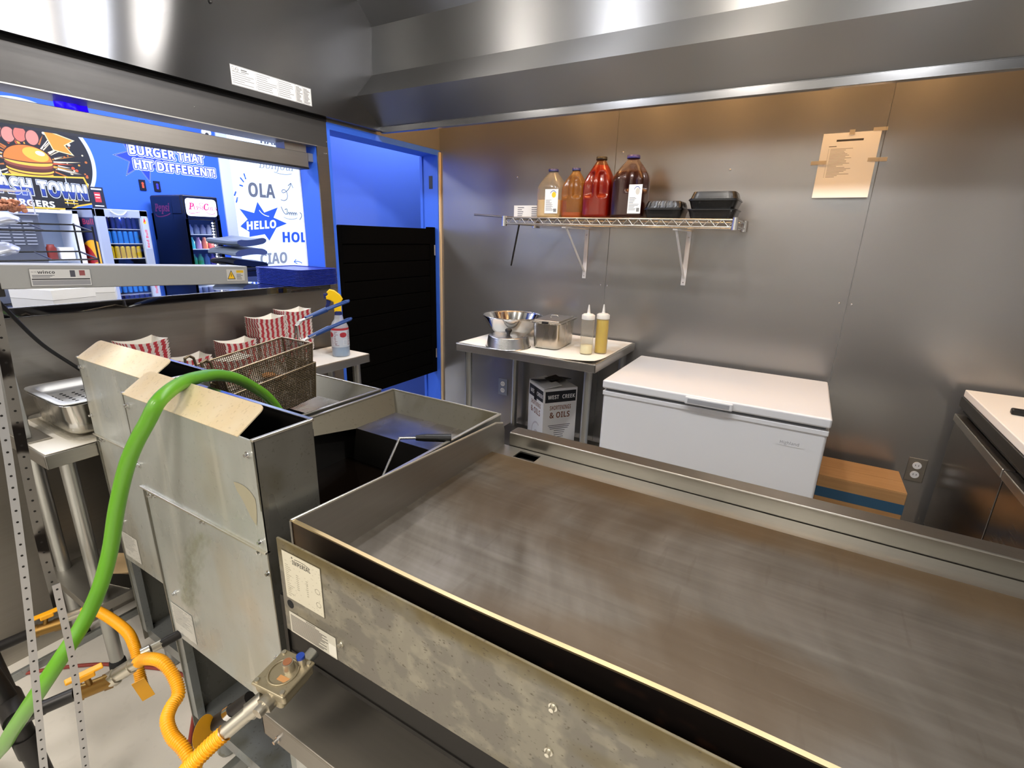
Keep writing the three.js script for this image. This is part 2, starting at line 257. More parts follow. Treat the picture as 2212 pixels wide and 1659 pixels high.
// ---------- dining side: mural print, greeting film ----------
const MZ0 = 1.78, MZ1 = -0.09, MY0 = 1.0, MY1 = 2.6, MS = 800;   // metres to print pixels
const mural = canvasTex((MZ0 - MZ1) * MS | 0, (MY1 - MY0) * MS | 0, (g, w, h) => {
  const X = (z) => (MZ0 - z) * MS, Y = (y) => (MY1 - y) * MS;
  g.fillStyle = '#3468dc'; g.fillRect(0, 0, w, h);
  // burst and slogan
  const star = [[0.759, 2.021], [0.66, 1.985], [0.696, 1.882], [0.60, 1.95], [0.536, 1.846], [0.515, 1.955], [0.3, 1.94], [0.40, 2.08], [0.34, 2.2], [0.49, 2.15], [0.539, 2.3], [0.60, 2.14], [0.70, 2.17], [0.66, 2.06]];
  g.beginPath(); star.forEach(([z, y], i) => (i ? g.lineTo(X(z), Y(y)) : g.moveTo(X(z), Y(y)))); g.closePath(); g.fillStyle = '#1d3fae'; g.fill(); g.strokeStyle = '#dfe7ff'; g.lineWidth = 5; g.stroke(); g.lineWidth = 3; g.strokeStyle = '#14286e'; g.stroke();
  const word = (s, z0, z1, y, hh, skew) => {
    g.save(); g.font = '900 100px sans-serif'; const tw = g.measureText(s).width; g.translate(X(z0), Y(y)); g.transform((X(z1) - X(z0)) / tw, skew, 0, hh * MS / 73, 0, 0);
    g.lineJoin = 'round'; g.lineWidth = 26; g.strokeStyle = '#f4f7ff'; g.strokeText(s, 0, 0); g.lineWidth = 16; g.strokeStyle = '#1d3fae'; g.strokeText(s, 0, 0); g.fillStyle = '#f4f7ff'; g.fillText(s, 0, 0); g.restore();
  };
  word('BURGER THAT', 0.655, 0.07, 2.045, 0.07, 0.0); word('HIT DIFFERENT!', 0.635, -0.02, 1.942, 0.066, 0.0); word('THE', 0.52, 0.25, 2.16, 0.07, 0);
  // round emblem
  const cx = X(1.27), cy = Y(1.93), R = 0.365 * MS;
  g.beginPath(); g.arc(cx, cy, R, 0, 7); g.fillStyle = '#1b1b1e'; g.fill(); g.lineWidth = 0.024 * MS; g.strokeStyle = '#dfe9f8'; g.stroke();
  // splashes
  const cols = ['#e8a13a', '#f4dfae', '#b8672a', '#fff3d6', '#d8542b'];
  for (let i = 0; i < 64; i++) {
    const a = rnd() * 6.28, r0 = R * (0.3 + 0.1 * rnd()), r1 = R * (0.55 + 0.36 * rnd()), wd = 0.035 + 0.05 * rnd(), ox = cx, oy = Y(1.9);
    g.beginPath(); g.moveTo(ox + Math.cos(a - wd) * r0, oy + Math.sin(a - wd) * r0); g.lineTo(ox + Math.cos(a) * r1, oy + Math.sin(a) * r1); g.lineTo(ox + Math.cos(a + wd) * r0, oy + Math.sin(a + wd) * r0); g.closePath(); g.fillStyle = cols[i % 5]; g.fill(); g.strokeStyle = '#2a1c14'; g.lineWidth = 2; g.stroke();
    g.beginPath(); g.arc(ox + Math.cos(a) * r1, oy + Math.sin(a) * r1, 3 + 6 * rnd(), 0, 7); g.fillStyle = cols[(i + 1) % 5]; g.fill();
  }
  // fist knuckles above the burger
  for (let i = 0; i < 4; i++) { g.beginPath(); g.ellipse(X(1.42 - i * 0.062), Y(2.075 - (i % 2) * 0.012), 0.036 * MS, 0.05 * MS, 0.2, 0, 7); g.fillStyle = i % 2 ? '#d98572' : '#c86f5c'; g.fill(); g.lineWidth = 4; g.strokeStyle = '#3a2320'; g.stroke(); }
  // gold shard
  g.beginPath(); [[1.17, 2.13], [1.0, 2.08], [1.06, 2.04], [1.02, 1.98], [1.13, 2.0]].forEach(([z, y], i) => (i ? g.lineTo(X(z), Y(y)) : g.moveTo(X(z), Y(y)))); g.closePath(); g.fillStyle = '#d98f2e'; g.fill(); g.strokeStyle = '#f2d9a0'; g.lineWidth = 5; g.stroke();
  // burger
  const bx = X(1.28);
  const el = (y, rx, ry, c, st) => { g.beginPath(); g.ellipse(bx, Y(y), rx * MS, ry * MS, 0.03, 0, 7); g.fillStyle = c; g.fill(); if (st) { g.strokeStyle = '#3b1d10'; g.lineWidth = 5; g.stroke(); } };
  el(1.83, 0.122, 0.05, '#e9a33c', 1); el(1.855, 0.13, 0.034, '#f0b23e', 1); el(1.872, 0.126, 0.032, '#5a2a1c', 1); el(1.89, 0.13, 0.03, '#8a4630', 0); el(1.905, 0.128, 0.028, '#f2b544', 0);
  g.beginPath(); g.ellipse(bx, Y(1.912), 0.132 * MS, 0.1 * MS, 0, Math.PI, 2 * Math.PI); g.quadraticCurveTo(bx, Y(1.885), bx - 0.132 * MS, Y(1.912)); g.fillStyle = '#e2772f'; g.fill(); g.strokeStyle = '#3b1d10'; g.lineWidth = 5; g.stroke();
  g.beginPath(); g.ellipse(bx + 0.045 * MS, Y(1.955), 0.07 * MS, 0.042 * MS, 0.25, 0, 7); g.fillStyle = '#eab03f'; g.fill(); g.beginPath(); g.ellipse(bx + 0.07 * MS, Y(1.965), 0.026 * MS, 0.015 * MS, 0.2, 0, 7); g.fillStyle = '#f7ecc0'; g.fill();
  g.fillStyle = '#eda53a'; for (const [dx, l] of [[-0.09, 0.05], [-0.02, 0.07], [0.05, 0.05], [0.1, 0.08]]) { g.beginPath(); g.roundRect(bx + dx * MS - 8, Y(1.815), 17, l * MS, 8); g.fill(); }
  // banner
  g.beginPath(); [[1.66, 1.80], [1.25, 1.812], [0.985, 1.83], [0.935, 1.655], [1.06, 1.625], [1.10, 1.60], [1.45, 1.60], [1.66, 1.63]].forEach(([z, y], i) => (i ? g.lineTo(X(z), Y(y)) : g.moveTo(X(z), Y(y)))); g.closePath(); g.fillStyle = '#191718'; g.fill(); g.strokeStyle = '#e9b93a'; g.lineWidth = 9; g.stroke();
  g.save(); g.font = '900 100px sans-serif'; const s = 'SMASH TOWN', tw = g.measureText(s).width; g.translate(X(1.61), Y(1.70)); g.transform((X(0.975) - X(1.61)) / tw, 0.03, 0, 0.098 * MS / 73, 0, 0);
  const gr = g.createLinearGradient(0, -73, 0, 0); gr.addColorStop(0, '#eef2fb'); gr.addColorStop(0.55, '#e3e9f6'); gr.addColorStop(0.56, '#2b4396'); gr.addColorStop(1, '#22357c'); g.lineWidth = 12; g.strokeStyle = '#dfe5f2'; g.strokeText(s, 0, 0); g.lineWidth = 6; g.strokeStyle = '#23283a'; g.strokeText(s, 0, 0); g.fillStyle = gr; g.fillText(s, 0, 0); g.restore();
  g.fillStyle = '#f2f2ee'; g.font = '900 46px sans-serif'; g.save(); g.translate(X(1.475), Y(1.618)); g.transform(1.12, 0.05, 0, 1, 0, 0); g.fillText('BURGERS', 0, 0); g.restore();
  g.strokeStyle = '#e9b93a'; g.lineWidth = 7; for (const y of [1.665, 1.645]) { g.beginPath(); g.moveTo(X(1.13), Y(y)); g.lineTo(X(1.05), Y(y - 0.004)); g.stroke(); }
});
mesh('mural_print', slabX(-2.6, MZ0, MZ1, MY0, MY1, 0.002), printed(mural, 0.6), scene.getObjectByName('wall_mural'));
const FZ0 = -0.165, FZ1 = -1.35, FY0 = 0.9, FY1 = 2.6, FS = 850;
const filmDraw = (g, w, h) => {
  const X = (z) => (FZ0 - z) * FS, Y = (y) => (FY1 - y) * FS;
  g.fillStyle = '#dfeefb'; g.fillRect(0, 0, w, h);
  const ink = '#5b6068', blue = '#2a50b8';
  const word = (s, p, c, weight = 900, font = 'sans-serif') => { // p: lower left, lower right, upper left (z, y)
    g.save(); g.font = `${weight} 100px ${font}`; const tw = g.measureText(s).width, [a, b, u] = p.map(([z, y]) => [X(z), Y(y)]);
    g.transform((b[0] - a[0]) / tw, (b[1] - a[1]) / tw, -(u[0] - a[0]) / 73, -(u[1] - a[1]) / 73, a[0], a[1]); g.fillStyle = c; g.fillText(s, 0, 0); g.restore();
  };
  word('OLA', [[-0.309, 1.801], [-0.6, 1.806], [-0.315, 1.93]], ink); word('CIAO', [[-0.352, 1.152], [-0.672, 1.165], [-0.36, 1.262]], '#7d838b'); word('HOLA', [[-0.626, 1.375], [-1.03, 1.378], [-0.632, 1.478]], blue); word('HALO', [[-0.494, 2.303], [-0.77, 2.312], [-0.498, 2.372]], ink);
  word('Bonjour', [[-0.45, 2.075], [-0.86, 2.09], [-0.452, 2.15]], '#7d838b', 'italic', 'serif');
  const star = [[-0.4, 1.757], [-0.462, 1.66], [-0.619, 1.718], [-0.559, 1.616], [-0.708, 1.563], [-0.579, 1.517], [-0.484, 1.388], [-0.441, 1.451], [-0.274, 1.422], [-0.28, 1.47], [-0.192, 1.519], [-0.276, 1.587], [-0.205, 1.681], [-0.352, 1.65]];
  g.beginPath(); star.forEach(([z, y], i) => (i ? g.lineTo(X(z), Y(y)) : g.moveTo(X(z), Y(y)))); g.closePath(); g.fillStyle = blue; g.fill();
  word('HELLO', [[-0.249, 1.488], [-0.582, 1.518], [-0.255, 1.565]], '#f2f8ff');
  g.strokeStyle = '#f2f8ff'; g.lineWidth = 6; g.beginPath(); g.moveTo(X(-0.41), Y(1.68)); g.quadraticCurveTo(X(-0.44), Y(1.63), X(-0.51), Y(1.625)); g.stroke();
  g.strokeStyle = blue; g.lineWidth = 7; g.lineCap = 'round';
  for (const [a, b] of [[[-0.265, 1.89], [-0.24, 1.895]], [[-0.28, 1.93], [-0.255, 1.96]], [[-0.305, 1.96], [-0.295, 2.0]], [[-0.19, 1.83], [-0.175, 1.80]], [[-0.2, 1.78], [-0.185, 1.74]]]) { g.lineWidth = 12; g.beginPath(); g.moveTo(X(a[0]), Y(a[1])); g.lineTo(X(b[0]), Y(b[1])); g.stroke(); }
  g.lineWidth = 6; g.strokeStyle = ink; g.beginPath(); g.moveTo(X(-0.665), Y(1.795)); g.bezierCurveTo(X(-0.78), Y(1.76), X(-0.76), Y(1.93), X(-0.69), Y(1.89)); g.bezierCurveTo(X(-0.66), Y(1.84), X(-0.77), Y(1.87), X(-0.8), Y(1.965)); g.stroke(); g.beginPath(); g.moveTo(X(-0.765), Y(1.94)); g.lineTo(X(-0.8), Y(1.967)); g.lineTo(X(-0.82), Y(1.925)); g.stroke();
  // looping script
  g.lineWidth = 7; g.beginPath(); g.moveTo(X(-0.66), Y(1.725)); g.quadraticCurveTo(X(-0.69), Y(1.64), X(-0.72), Y(1.66)); g.quadraticCurveTo(X(-0.74), Y(1.73), X(-0.70), Y(1.70)); g.moveTo(X(-0.73), Y(1.655)); for (let k = 0; k < 5; k++) g.quadraticCurveTo(X(-0.745 - k * 0.022), Y(1.70), X(-0.752 - k * 0.022), Y(1.655)); g.moveTo(X(-0.88), Y(1.68)); g.quadraticCurveTo(X(-0.92), Y(1.66), X(-0.87), Y(1.61)); g.stroke(); g.lineWidth = 4; g.beginPath(); g.moveTo(X(-0.68), Y(1.625)); g.quadraticCurveTo(X(-0.76), Y(1.59), X(-0.84), Y(1.625)); g.moveTo(X(-0.62), Y(2.055)); g.quadraticCurveTo(X(-0.74), Y(2.03), X(-0.82), Y(2.06)); g.stroke();
  g.strokeStyle = blue; g.lineWidth = 6; g.beginPath(); g.moveTo(X(-0.845), Y(1.155)); g.quadraticCurveTo(X(-0.8), Y(1.185), X(-0.75), Y(1.17)); g.moveTo(X(-0.775), Y(1.195)); g.lineTo(X(-0.75), Y(1.17)); g.lineTo(X(-0.785), Y(1.15)); g.stroke();
  g.strokeStyle = '#b9c7d6'; g.lineWidth = 2; g.beginPath(); g.moveTo(0, Y(1.975)); g.lineTo(w, Y(1.965)); g.moveTo(X(-0.2), 0); g.lineTo(X(-0.2), h); g.stroke();
};
const film = canvasTex((FZ0 - FZ1) * FS | 0, (FY1 - FY0) * FS | 0, filmDraw);
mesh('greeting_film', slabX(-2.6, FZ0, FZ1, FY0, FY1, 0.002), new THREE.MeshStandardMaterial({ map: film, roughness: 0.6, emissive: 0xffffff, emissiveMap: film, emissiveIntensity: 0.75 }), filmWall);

// ---------- things at the serving window ----------
const counter = thing('service_counter', 'glossy black service counter under the serving window', 'counter');
mesh('countertop', B(-0.56, 0.03, 1.202, 1.236, 0.978, 3.3, 0.004), new THREE.MeshPhysicalMaterial({ color: 0x0b0b0d, roughness: 0.03, ior: 1.9, clearcoat: 1, clearcoatRoughness: 0.02 }), counter);
mesh('counter_base', B(-0.52, -0.145, 0, 1.201, 0.98, 3.3), paint(0x1c2430, 0.6), counter);
const bar = thing('heat_strip', 'long grey metal heat strip spanning the serving window', 'heat strip');
mesh('housing', B(-0.10, -0.03, 1.80, 1.868, 1.005, 2.8, 0.003), steel(0x948f88, 0.6), bar);
mesh('reflector_edge', B(-0.10, -0.029, 1.793, 1.801, 1.005, 2.8), MAT.black, bar);
mesh('mounting_bracket', M(B(-0.10, -0.035, 1.868, 1.9, 1.01, 1.13), B(-0.10, -0.03, 1.83, 1.868, 0.977, 1.005)), MAT.steelDull, bar);
{ // violet plastic strip taped behind the header, its glow put into the material
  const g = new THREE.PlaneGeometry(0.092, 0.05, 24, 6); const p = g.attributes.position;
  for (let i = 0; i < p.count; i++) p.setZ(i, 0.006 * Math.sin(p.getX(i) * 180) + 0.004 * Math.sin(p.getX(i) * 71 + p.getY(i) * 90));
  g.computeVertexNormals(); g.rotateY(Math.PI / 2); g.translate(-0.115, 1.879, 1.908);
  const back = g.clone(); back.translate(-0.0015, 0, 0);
  one('glow_strip', M(metric(g), metric(back)), new THREE.MeshPhysicalMaterial({ color: 0x2a06ff, roughness: 0.25, clearcoat: 1, emissive: 0x2a00ff, emissiveIntensity: 0.7, side: THREE.DoubleSide }), 'small violet plastic strip with added glow hanging above the heat strip', 'plastic strip');
}
// serving trays: every tray in the stack
{
  const shape = (w, d, r) => { const s = new THREE.Shape(); s.moveTo(-w + r, -d); s.lineTo(w - r, -d); s.quadraticCurveTo(w, -d, w, -d + r); s.lineTo(w, d - r); s.quadraticCurveTo(w, d, w - r, d); s.lineTo(-w + r, d); s.quadraticCurveTo(-w, d, -w, d - r); s.lineTo(-w, -d + r); s.quadraticCurveTo(-w, -d, -w + r, -d); return s; };
  const s = shape(0.165, 0.125, 0.035); s.holes.push(shape(0.152, 0.112, 0.028));
  const rim = new THREE.ExtrudeGeometry(s, { depth: 0.0036, bevelEnabled: false, curveSegments: 5 }); rim.rotateX(-Math.PI / 2); rim.translate(0, 0.0018, 0);
  const base = new THREE.ExtrudeGeometry(shape(0.156, 0.116, 0.03), { depth: 0.0018, bevelEnabled: false, curveSegments: 5 }); base.rotateX(-Math.PI / 2);
  const g = M(metric(rim), metric(base)), mat = paint(0x1c2f96, 0.35);
  for (let i = 0; i < 12; i++) {
    const top = i === 11, m = one('serving_tray', g, mat, top ? 'topmost blue plastic serving tray of the stack on the counter end' : 'blue plastic serving tray within the stack on the counter end', 'tray', 'stack of blue serving trays');
    m.position.set(-0.055 + 0.0006 * Math.sin(i * 2.1), 1.2365 + i * 0.0068, 1.112 + 0.0006 * Math.cos(i * 1.7)); m.rotation.y = 0.06 + 0.003 * Math.sin(i * 1.3);
  }
}
// white paper trays on the counter
for (const [x, z, r, l] of [[-0.2, 2.05, 0.3, 'white folded paper tray lying nearest the heat lamp post on the counter'], [-0.34, 1.88, -0.4, 'white folded paper tray lying further along the black counter']]) {
  const t = thing('paper_tray', l, 'paper tray', 'white paper trays on the counter');
  const wall = 0.003; mesh('base', B(-0.1, 0.1, 0, wall, -0.075, 0.075), MAT.paper, t);
  for (const [a, b, c, d] of [[-0.1, -0.097, -0.075, 0.075], [0.097, 0.1, -0.075, 0.075], [-0.097, 0.097, -0.075, -0.072], [-0.097, 0.097, 0.072, 0.075]]) mesh('side', B(a, b, wall, 0.035, c, d), MAT.paper, t);
  t.position.set(x, 1.2365, z); t.rotation.y = r;
}
// ---------- dining side furniture ----------
const backbar = thing('back_counter', 'white back counter along the blue mural wall', 'counter');
mesh('worktop', B(-2.6 + 0.003, -1.85, 0.98, 1.02, 0.66, 3.2, 0.004), paint(0xdfe2e8, 0.4), backbar); mesh('cabinet', B(-2.6 + 0.003, -1.9, 0, 0.979, 0.68, 3.2), paint(0xc9ced8, 0.6), backbar);
const glassPane = new THREE.MeshPhysicalMaterial({ color: 0xffffff, transmission: 1, roughness: 0.03, thickness: 0, ior: 1.45 });
const can = (mat, h = 0.08, r = 0.0145) => M(lathe([[0, 0], [r * 0.8, 0], [r, 0.006], [r, h - 0.008], [r * 0.85, h], [0, h]], 12));
// tall black cola cooler
{
  const t = thing('drinks_cooler', 'tall black upright cola cooler with a lit sign', 'cooler'), x0 = -2.55, x1 = -2.05, z0 = 0.313, z1 = 0.587, y1 = 1.74;
  const blk = paint(0x0b0c12, 0.3);
  mesh('cabinet', M(B(x0, x1, 0, 1.19, z0, z1, 0.01), B(x0, x1 - 0.02, 1.575, y1, z0, z1, 0.02), B(x0, x1, 1.18, 1.6, z0, z0 + 0.025), B(x0, x1, 1.18, 1.6, z1 - 0.022, z1), B(x0, x0 + 0.03, 1.18, 1.6, z0, z1)), blk, t);
  mesh('door_frame', M(B(x1 - 0.03, x1, 1.555, y1 - 0.004, z0 + 0.002, z1 - 0.002, 0.008), B(x1 - 0.02, x1, 1.18, 1.56, z0 + 0.002, z0 + 0.045), B(x1 - 0.02, x1, 1.18, 1.56, z1 - 0.022, z1 - 0.002)), blk, t);
  const sign = canvasTex(512, 256, (g, w, h) => { g.fillStyle = '#fbfdff'; g.fillRect(0, 0, w, h); g.fillStyle = '#b0285f'; g.strokeStyle = '#b0285f'; g.font = 'italic 900 132px serif'; g.fillText('P', 40, 160); g.font = 'bold 74px serif'; g.fillText('EPSI', 122, 160); g.fillText('·', 268, 150); g.font = 'italic 900 132px serif'; g.fillText('C', 276, 160); g.font = 'bold 74px serif'; g.fillText('OLA', 362, 160); g.lineWidth = 8; g.beginPath(); g.moveTo(60, 190); g.bezierCurveTo(10, 230, 120, 215, 220, 196); g.moveTo(330, 182); g.bezierCurveTo(360, 235, 480, 225, 470, 190); g.moveTo(300, 70); g.bezierCurveTo(240, 40, 200, 90, 250, 96); g.stroke(); });
  mesh('lit_sign', roundX(x1, z1 - 0.016, z0 + 0.02, 1.583, 1.715, 0.028, 0.002), new THREE.MeshStandardMaterial({ map: sign, emissive: 0xffffff, emissiveMap: sign, emissiveIntensity: 0.7, roughness: 0.3 }), t);
  const side = canvasTex(256, 128, (g, w, h) => { g.fillStyle = '#0b0c12'; g.fillRect(0, 0, w, h); g.fillStyle = '#7d2345'; g.strokeStyle = '#7d2345'; g.font = 'italic 900 74px serif'; g.fillText('Pepsi', 22, 78); g.lineWidth = 7; g.beginPath(); g.moveTo(30, 96); g.bezierCurveTo(10, 126, 150, 118, 226, 92); g.stroke(); });
  mesh('side_emblem', slabZ(z1, x0 + 0.04, x0 + 0.33, 1.56, 1.70, 0.001), printed(side, 0.3), t);
  for (const y of [1.2, 1.33, 1.445]) mesh('shelf', B(x0 + 0.04, x1 - 0.03, y - 0.005, y, z0 + 0.03, z1 - 0.025), paint(0xdfe9ef, 0.4), t);
  mesh('interior', M(B(x0 + 0.031, x0 + 0.034, 1.19, 1.57, z0 + 0.03, z1 - 0.025)), paint(0x9fb6c4, 0.6), t);
  mesh('glow_strip', M(...Array.from({ length: 16 }, (_, i) => { const g = B(-0.004, 0.004, -0.006, 0.006, -0.005, 0.005); g.rotateX(0.78); g.translate(x1 - 0.03, 1.205 + i * 0.022, z0 + 0.052); return g; })), new THREE.MeshStandardMaterial({ color: 0xffffff, emissive: 0xf2fbff, emissiveIntensity: 2.5 }), t);
  const pl = new THREE.PointLight(0xf2fbff, 0.06); pl.position.set(x1 - 0.042, 1.4, z0 + 0.05); pl.shadow.radius = 0.5; pl.castShadow = true; pl.name = 'strip_light'; t.add(pl);
  mesh('glass_pane', B(x1 - 0.012, x1 - 0.009, 1.185, 1.555, z0 + 0.045, z1 - 0.022), glassPane, t);
  const rows = [[1.4455, [0x9aa6b8, 0x7d8794, 0x8c8fa0, 0xa0a4b4], 0.075], [1.3305, [0x3fb6b4, 0xa87ea8, 0xc96a3c, 0xb5564a], 0.09], [1.2005, [0x2f8f62, 0x2f8f62, 0x34507e, 0x3b2f86], 0.09]];
  const shelfName = ['top', 'middle', 'bottom'], order = ['first', 'second', 'third', 'fourth'];
  rows.forEach(([y, cols, h], r) => cols.forEach((c, i) => { const m = one('drink_bottle', lathe([[0, 0], [0.02, 0], [0.022, 0.005], [0.022, h * 0.62], [0.011, h * 0.85], [0.011, h], [0, h]], 12), paint(c, 0.25), `${order[i]} drink bottle from the left on the ${shelfName[r]} shelf of the black cooler`, 'bottle', 'drinks in the black cola cooler'); m.position.set(x1 - 0.075, y, z1 - 0.062 - i * 0.05); }));
}
// small silver energy drink cooler
{
  const t = thing('can_cooler', 'silver countertop cooler filled with energy drink cans', 'cooler'), x0 = -2.56, x1 = -2.1, z0 = 0.824, z1 = 1.148, y0 = 1.021, y1 = 1.605, sil = paint(0xb9c0cc, 0.35, { metalness: 0.3 });
  mesh('cabinet', M(B(x0, x1 - 0.03, y0, y0 + 0.05, z0, z1), B(x0, x1 - 0.03, y1 - 0.04, y1, z0, z1), B(x0, x1 - 0.03, y0, y1, z0, z0 + 0.02), B(x0, x1 - 0.03, y0, y1, z1 - 0.02, z1), B(x0, x0 + 0.02, y0, y1, z0, z1)), paint(0x20304f, 0.4), t);
  mesh('door_frame', M(B(x1 - 0.03, x1, y0, y0 + 0.05, z0, z1, 0.004), B(x1 - 0.03, x1, y1 - 0.055, y1, z0, z1, 0.004), B(x1 - 0.03, x1, y0, y1, z0, z0 + 0.055, 0.004), B(x1 - 0.03, x1, y0, y1, z1 - 0.058, z1, 0.004)), sil, t);
  mesh('glass_pane', B(x1 - 0.016, x1 - 0.013, y0 + 0.05, y1 - 0.055, z0 + 0.055, z1 - 0.058), glassPane, t);
  mesh('interior', B(x0 + 0.021, x0 + 0.024, y0 + 0.05, y1 - 0.04, z0 + 0.02, z1 - 0.02), paint(0x1b2740, 0.6), t);
  for (const y of [1.165, 1.265, 1.37, 1.472]) mesh('shelf', B(x0 + 0.03, x1 - 0.04, y - 0.004, y, z0 + 0.021, z1 - 0.021), MAT.white, t);
  const side = canvasTex(256, 512, (g, w, h) => { g.fillStyle = '#1a2350'; g.fillRect(0, 0, w, h); g.fillStyle = '#8e96ab'; g.fillRect(0, 0, w, 60); g.fillRect(0, 120, 110, 120); g.fillStyle = '#a52a4c'; g.font = 'bold 62px sans-serif'; g.fillText('Red Bull', 8, 116); g.fillStyle = '#e8a81c'; g.beginPath(); g.arc(200, 360, 120, 0, 7); g.fill(); g.fillStyle = '#a02028'; g.beginPath(); g.moveTo(40, 300); g.bezierCurveTo(110, 240, 190, 300, 220, 420); g.bezierCurveTo(170, 420, 150, 470, 110, 500); g.bezierCurveTo(110, 430, 60, 400, 40, 300); g.fill(); });
  mesh('side_print', slabZ(z1, x0 + 0.01, x1 - 0.04, 1.16, y1 - 0.01, 0.001), printed(side, 0.5), t);
  const logo = canvasTex(128, 512, (g, w, h) => { g.fillStyle = '#b9c0cc'; g.fillRect(0, 0, w, h); g.fillStyle = '#f2c21c'; g.beginPath(); g.arc(64, 90, 30, 0, 7); g.fill(); g.fillStyle = '#e0283c'; g.beginPath(); g.moveTo(64, 20); g.lineTo(84, 70); g.lineTo(50, 100); g.lineTo(84, 150); g.lineTo(40, 90); g.closePath(); g.fill(); g.save(); g.translate(90, 490); g.rotate(-Math.PI / 2); g.font = 'bold 72px sans-serif'; g.fillStyle = '#e0283c'; g.fillText('Red Bull', 0, 0); g.restore(); });
  mesh('door_emblem', slabX(x1, z0 + 0.048, z0 + 0.008, 1.33, 1.565, 0.001), printed(logo, 0.4), t);
  mesh('door_handle', tube([[x1 + 0.002, y1 - 0.012, z1 - 0.09], [x1 + 0.012, y1 - 0.035, z1 - 0.12], [x1 + 0.012, y1 - 0.035, z1 - 0.16], [x1 + 0.002, y1 - 0.012, z1 - 0.19]], 0.004, 16, 6), MAT.white, t);
  const pl = new THREE.PointLight(0xf2fbff, 0.08); pl.position.set(x1 - 0.06, y1 - 0.06, (z0 + z1) / 2); pl.shadow.radius = 0.5; pl.castShadow = true; pl.name = 'cooler_light'; t.add(pl);
  mesh('light_tube', cyl(0.006, 0.006, [x1 - 0.06, y1 - 0.05, z0 + 0.06], [x1 - 0.06, y1 - 0.05, z1 - 0.06]), new THREE.MeshStandardMaterial({ color: 0xffffff, emissive: 0xf2fbff, emissiveIntensity: 2 }), t);
  const order = ['first', 'second', 'third', 'fourth', 'fifth', 'sixth'];
  [[1.4725, 0x1d2b78, 'dark blue', 'top'], [1.3705, 0x2f86d4, 'light blue', 'second'], [1.2655, 0xe2bf1c, 'yellow', 'third']].forEach(([y, c, n, s]) => { const g = can(null, 0.085, 0.0155), mat = new THREE.MeshStandardMaterial({ color: c, roughness: 0.3, metalness: 0.35 }); for (let i = 0; i < 6; i++) { const m = one('drink_can', g, mat, `${order[i]} ${n} energy drink can from the left on the ${s} shelf`, 'can', 'cans in the silver cooler'); m.position.set(x1 - 0.062, y, z1 - 0.078 - i * 0.0345); } });
}
{ // leaflet holder on top of the silver cooler
  const print = canvasTex(128, 256, (g, w, h) => { g.fillStyle = '#22242c'; g.fillRect(0, 0, w, h); g.fillStyle = '#e9eef8'; g.fillRect(14, 14, 100, 18); g.fillStyle = '#c23a3e'; g.fillRect(34, 60, 60, 120); g.fillStyle = '#f2e6e0'; g.fillRect(40, 84, 48, 14); g.fillRect(44, 120, 40, 10); g.fillStyle = '#e9eef8'; g.fillRect(20, 218, 88, 14); });
  const t = thing('leaflet_stand', 'dark leaflet in a clear stand on the silver cooler', 'leaflet stand');
  const plate = M(B(-0.003, 0.003, 0, 0.15, -0.042, 0.042)); mesh('stand', plate, paint(0x30323a, 0.3), t); mesh('leaflet', slabX(0.003, 0.04, -0.04, 0.004, 0.148, 0.0008), printed(print, 0.4), t); mesh('foot', B(-0.03, 0.03, 0, 0.004, -0.042, 0.042), paint(0x30323a, 0.3), t);
  t.position.set(-2.3, 1.6055, 1.035); t.rotation.z = 0.06;
}
{ // pale display cabinet and wire rack
  const t = thing('display_cabinet', 'pale open display cabinet behind the wire rack', 'cabinet'), x0 = -2.58, x1 = -2.3, z0 = 1.175, z1 = 1.52, y0 = 1.021, y1 = 1.585, m = paint(0xe8ecf4, 0.4);
  mesh('back_panel', B(x0, x0 + 0.02, y0, y1, z0, z1), paint(0xb7c6dc, 0.6), t); mesh('side_panel', B(x0, x1, y0, y1, z0, z0 + 0.03), m, t); mesh('side_panel', B(x0, x1, y0, y1, z1 - 0.03, z1), m, t); mesh('top_panel', B(x0, x1, y1 - 0.02, y1, z0, z1), m, t); mesh('shelf', B(x0 + 0.02, x1 - 0.01, 1.245, 1.255, z0 + 0.03, z1 - 0.03), m, t);
  const items = [['snack_packet', B(-0.03, 0.03, 0, 0.11, -0.035, 0.035, 0.01), 0xe2c9a8, 1.41, 'cream snack packet on the display cabinet shelf'], ['sauce_jar', lathe([[0, 0], [0.03, 0], [0.03, 0.075], [0.02, 0.09], [0.02, 0.1], [0, 0.1]], 14), 0x7a2a22, 1.34, 'dark red jar on the display cabinet shelf'], ['napkin_block', B(-0.03, 0.03, 0, 0.08, -0.04, 0.04, 0.005), 0xeaeef4, 1.26, 'white napkin block on the display cabinet shelf']];
  for (const [n, g, c, z, l] of items) one(n, g, paint(c, 0.5), l, n.split('_')[1]).position.set(-2.38, 1.2555, z);
}
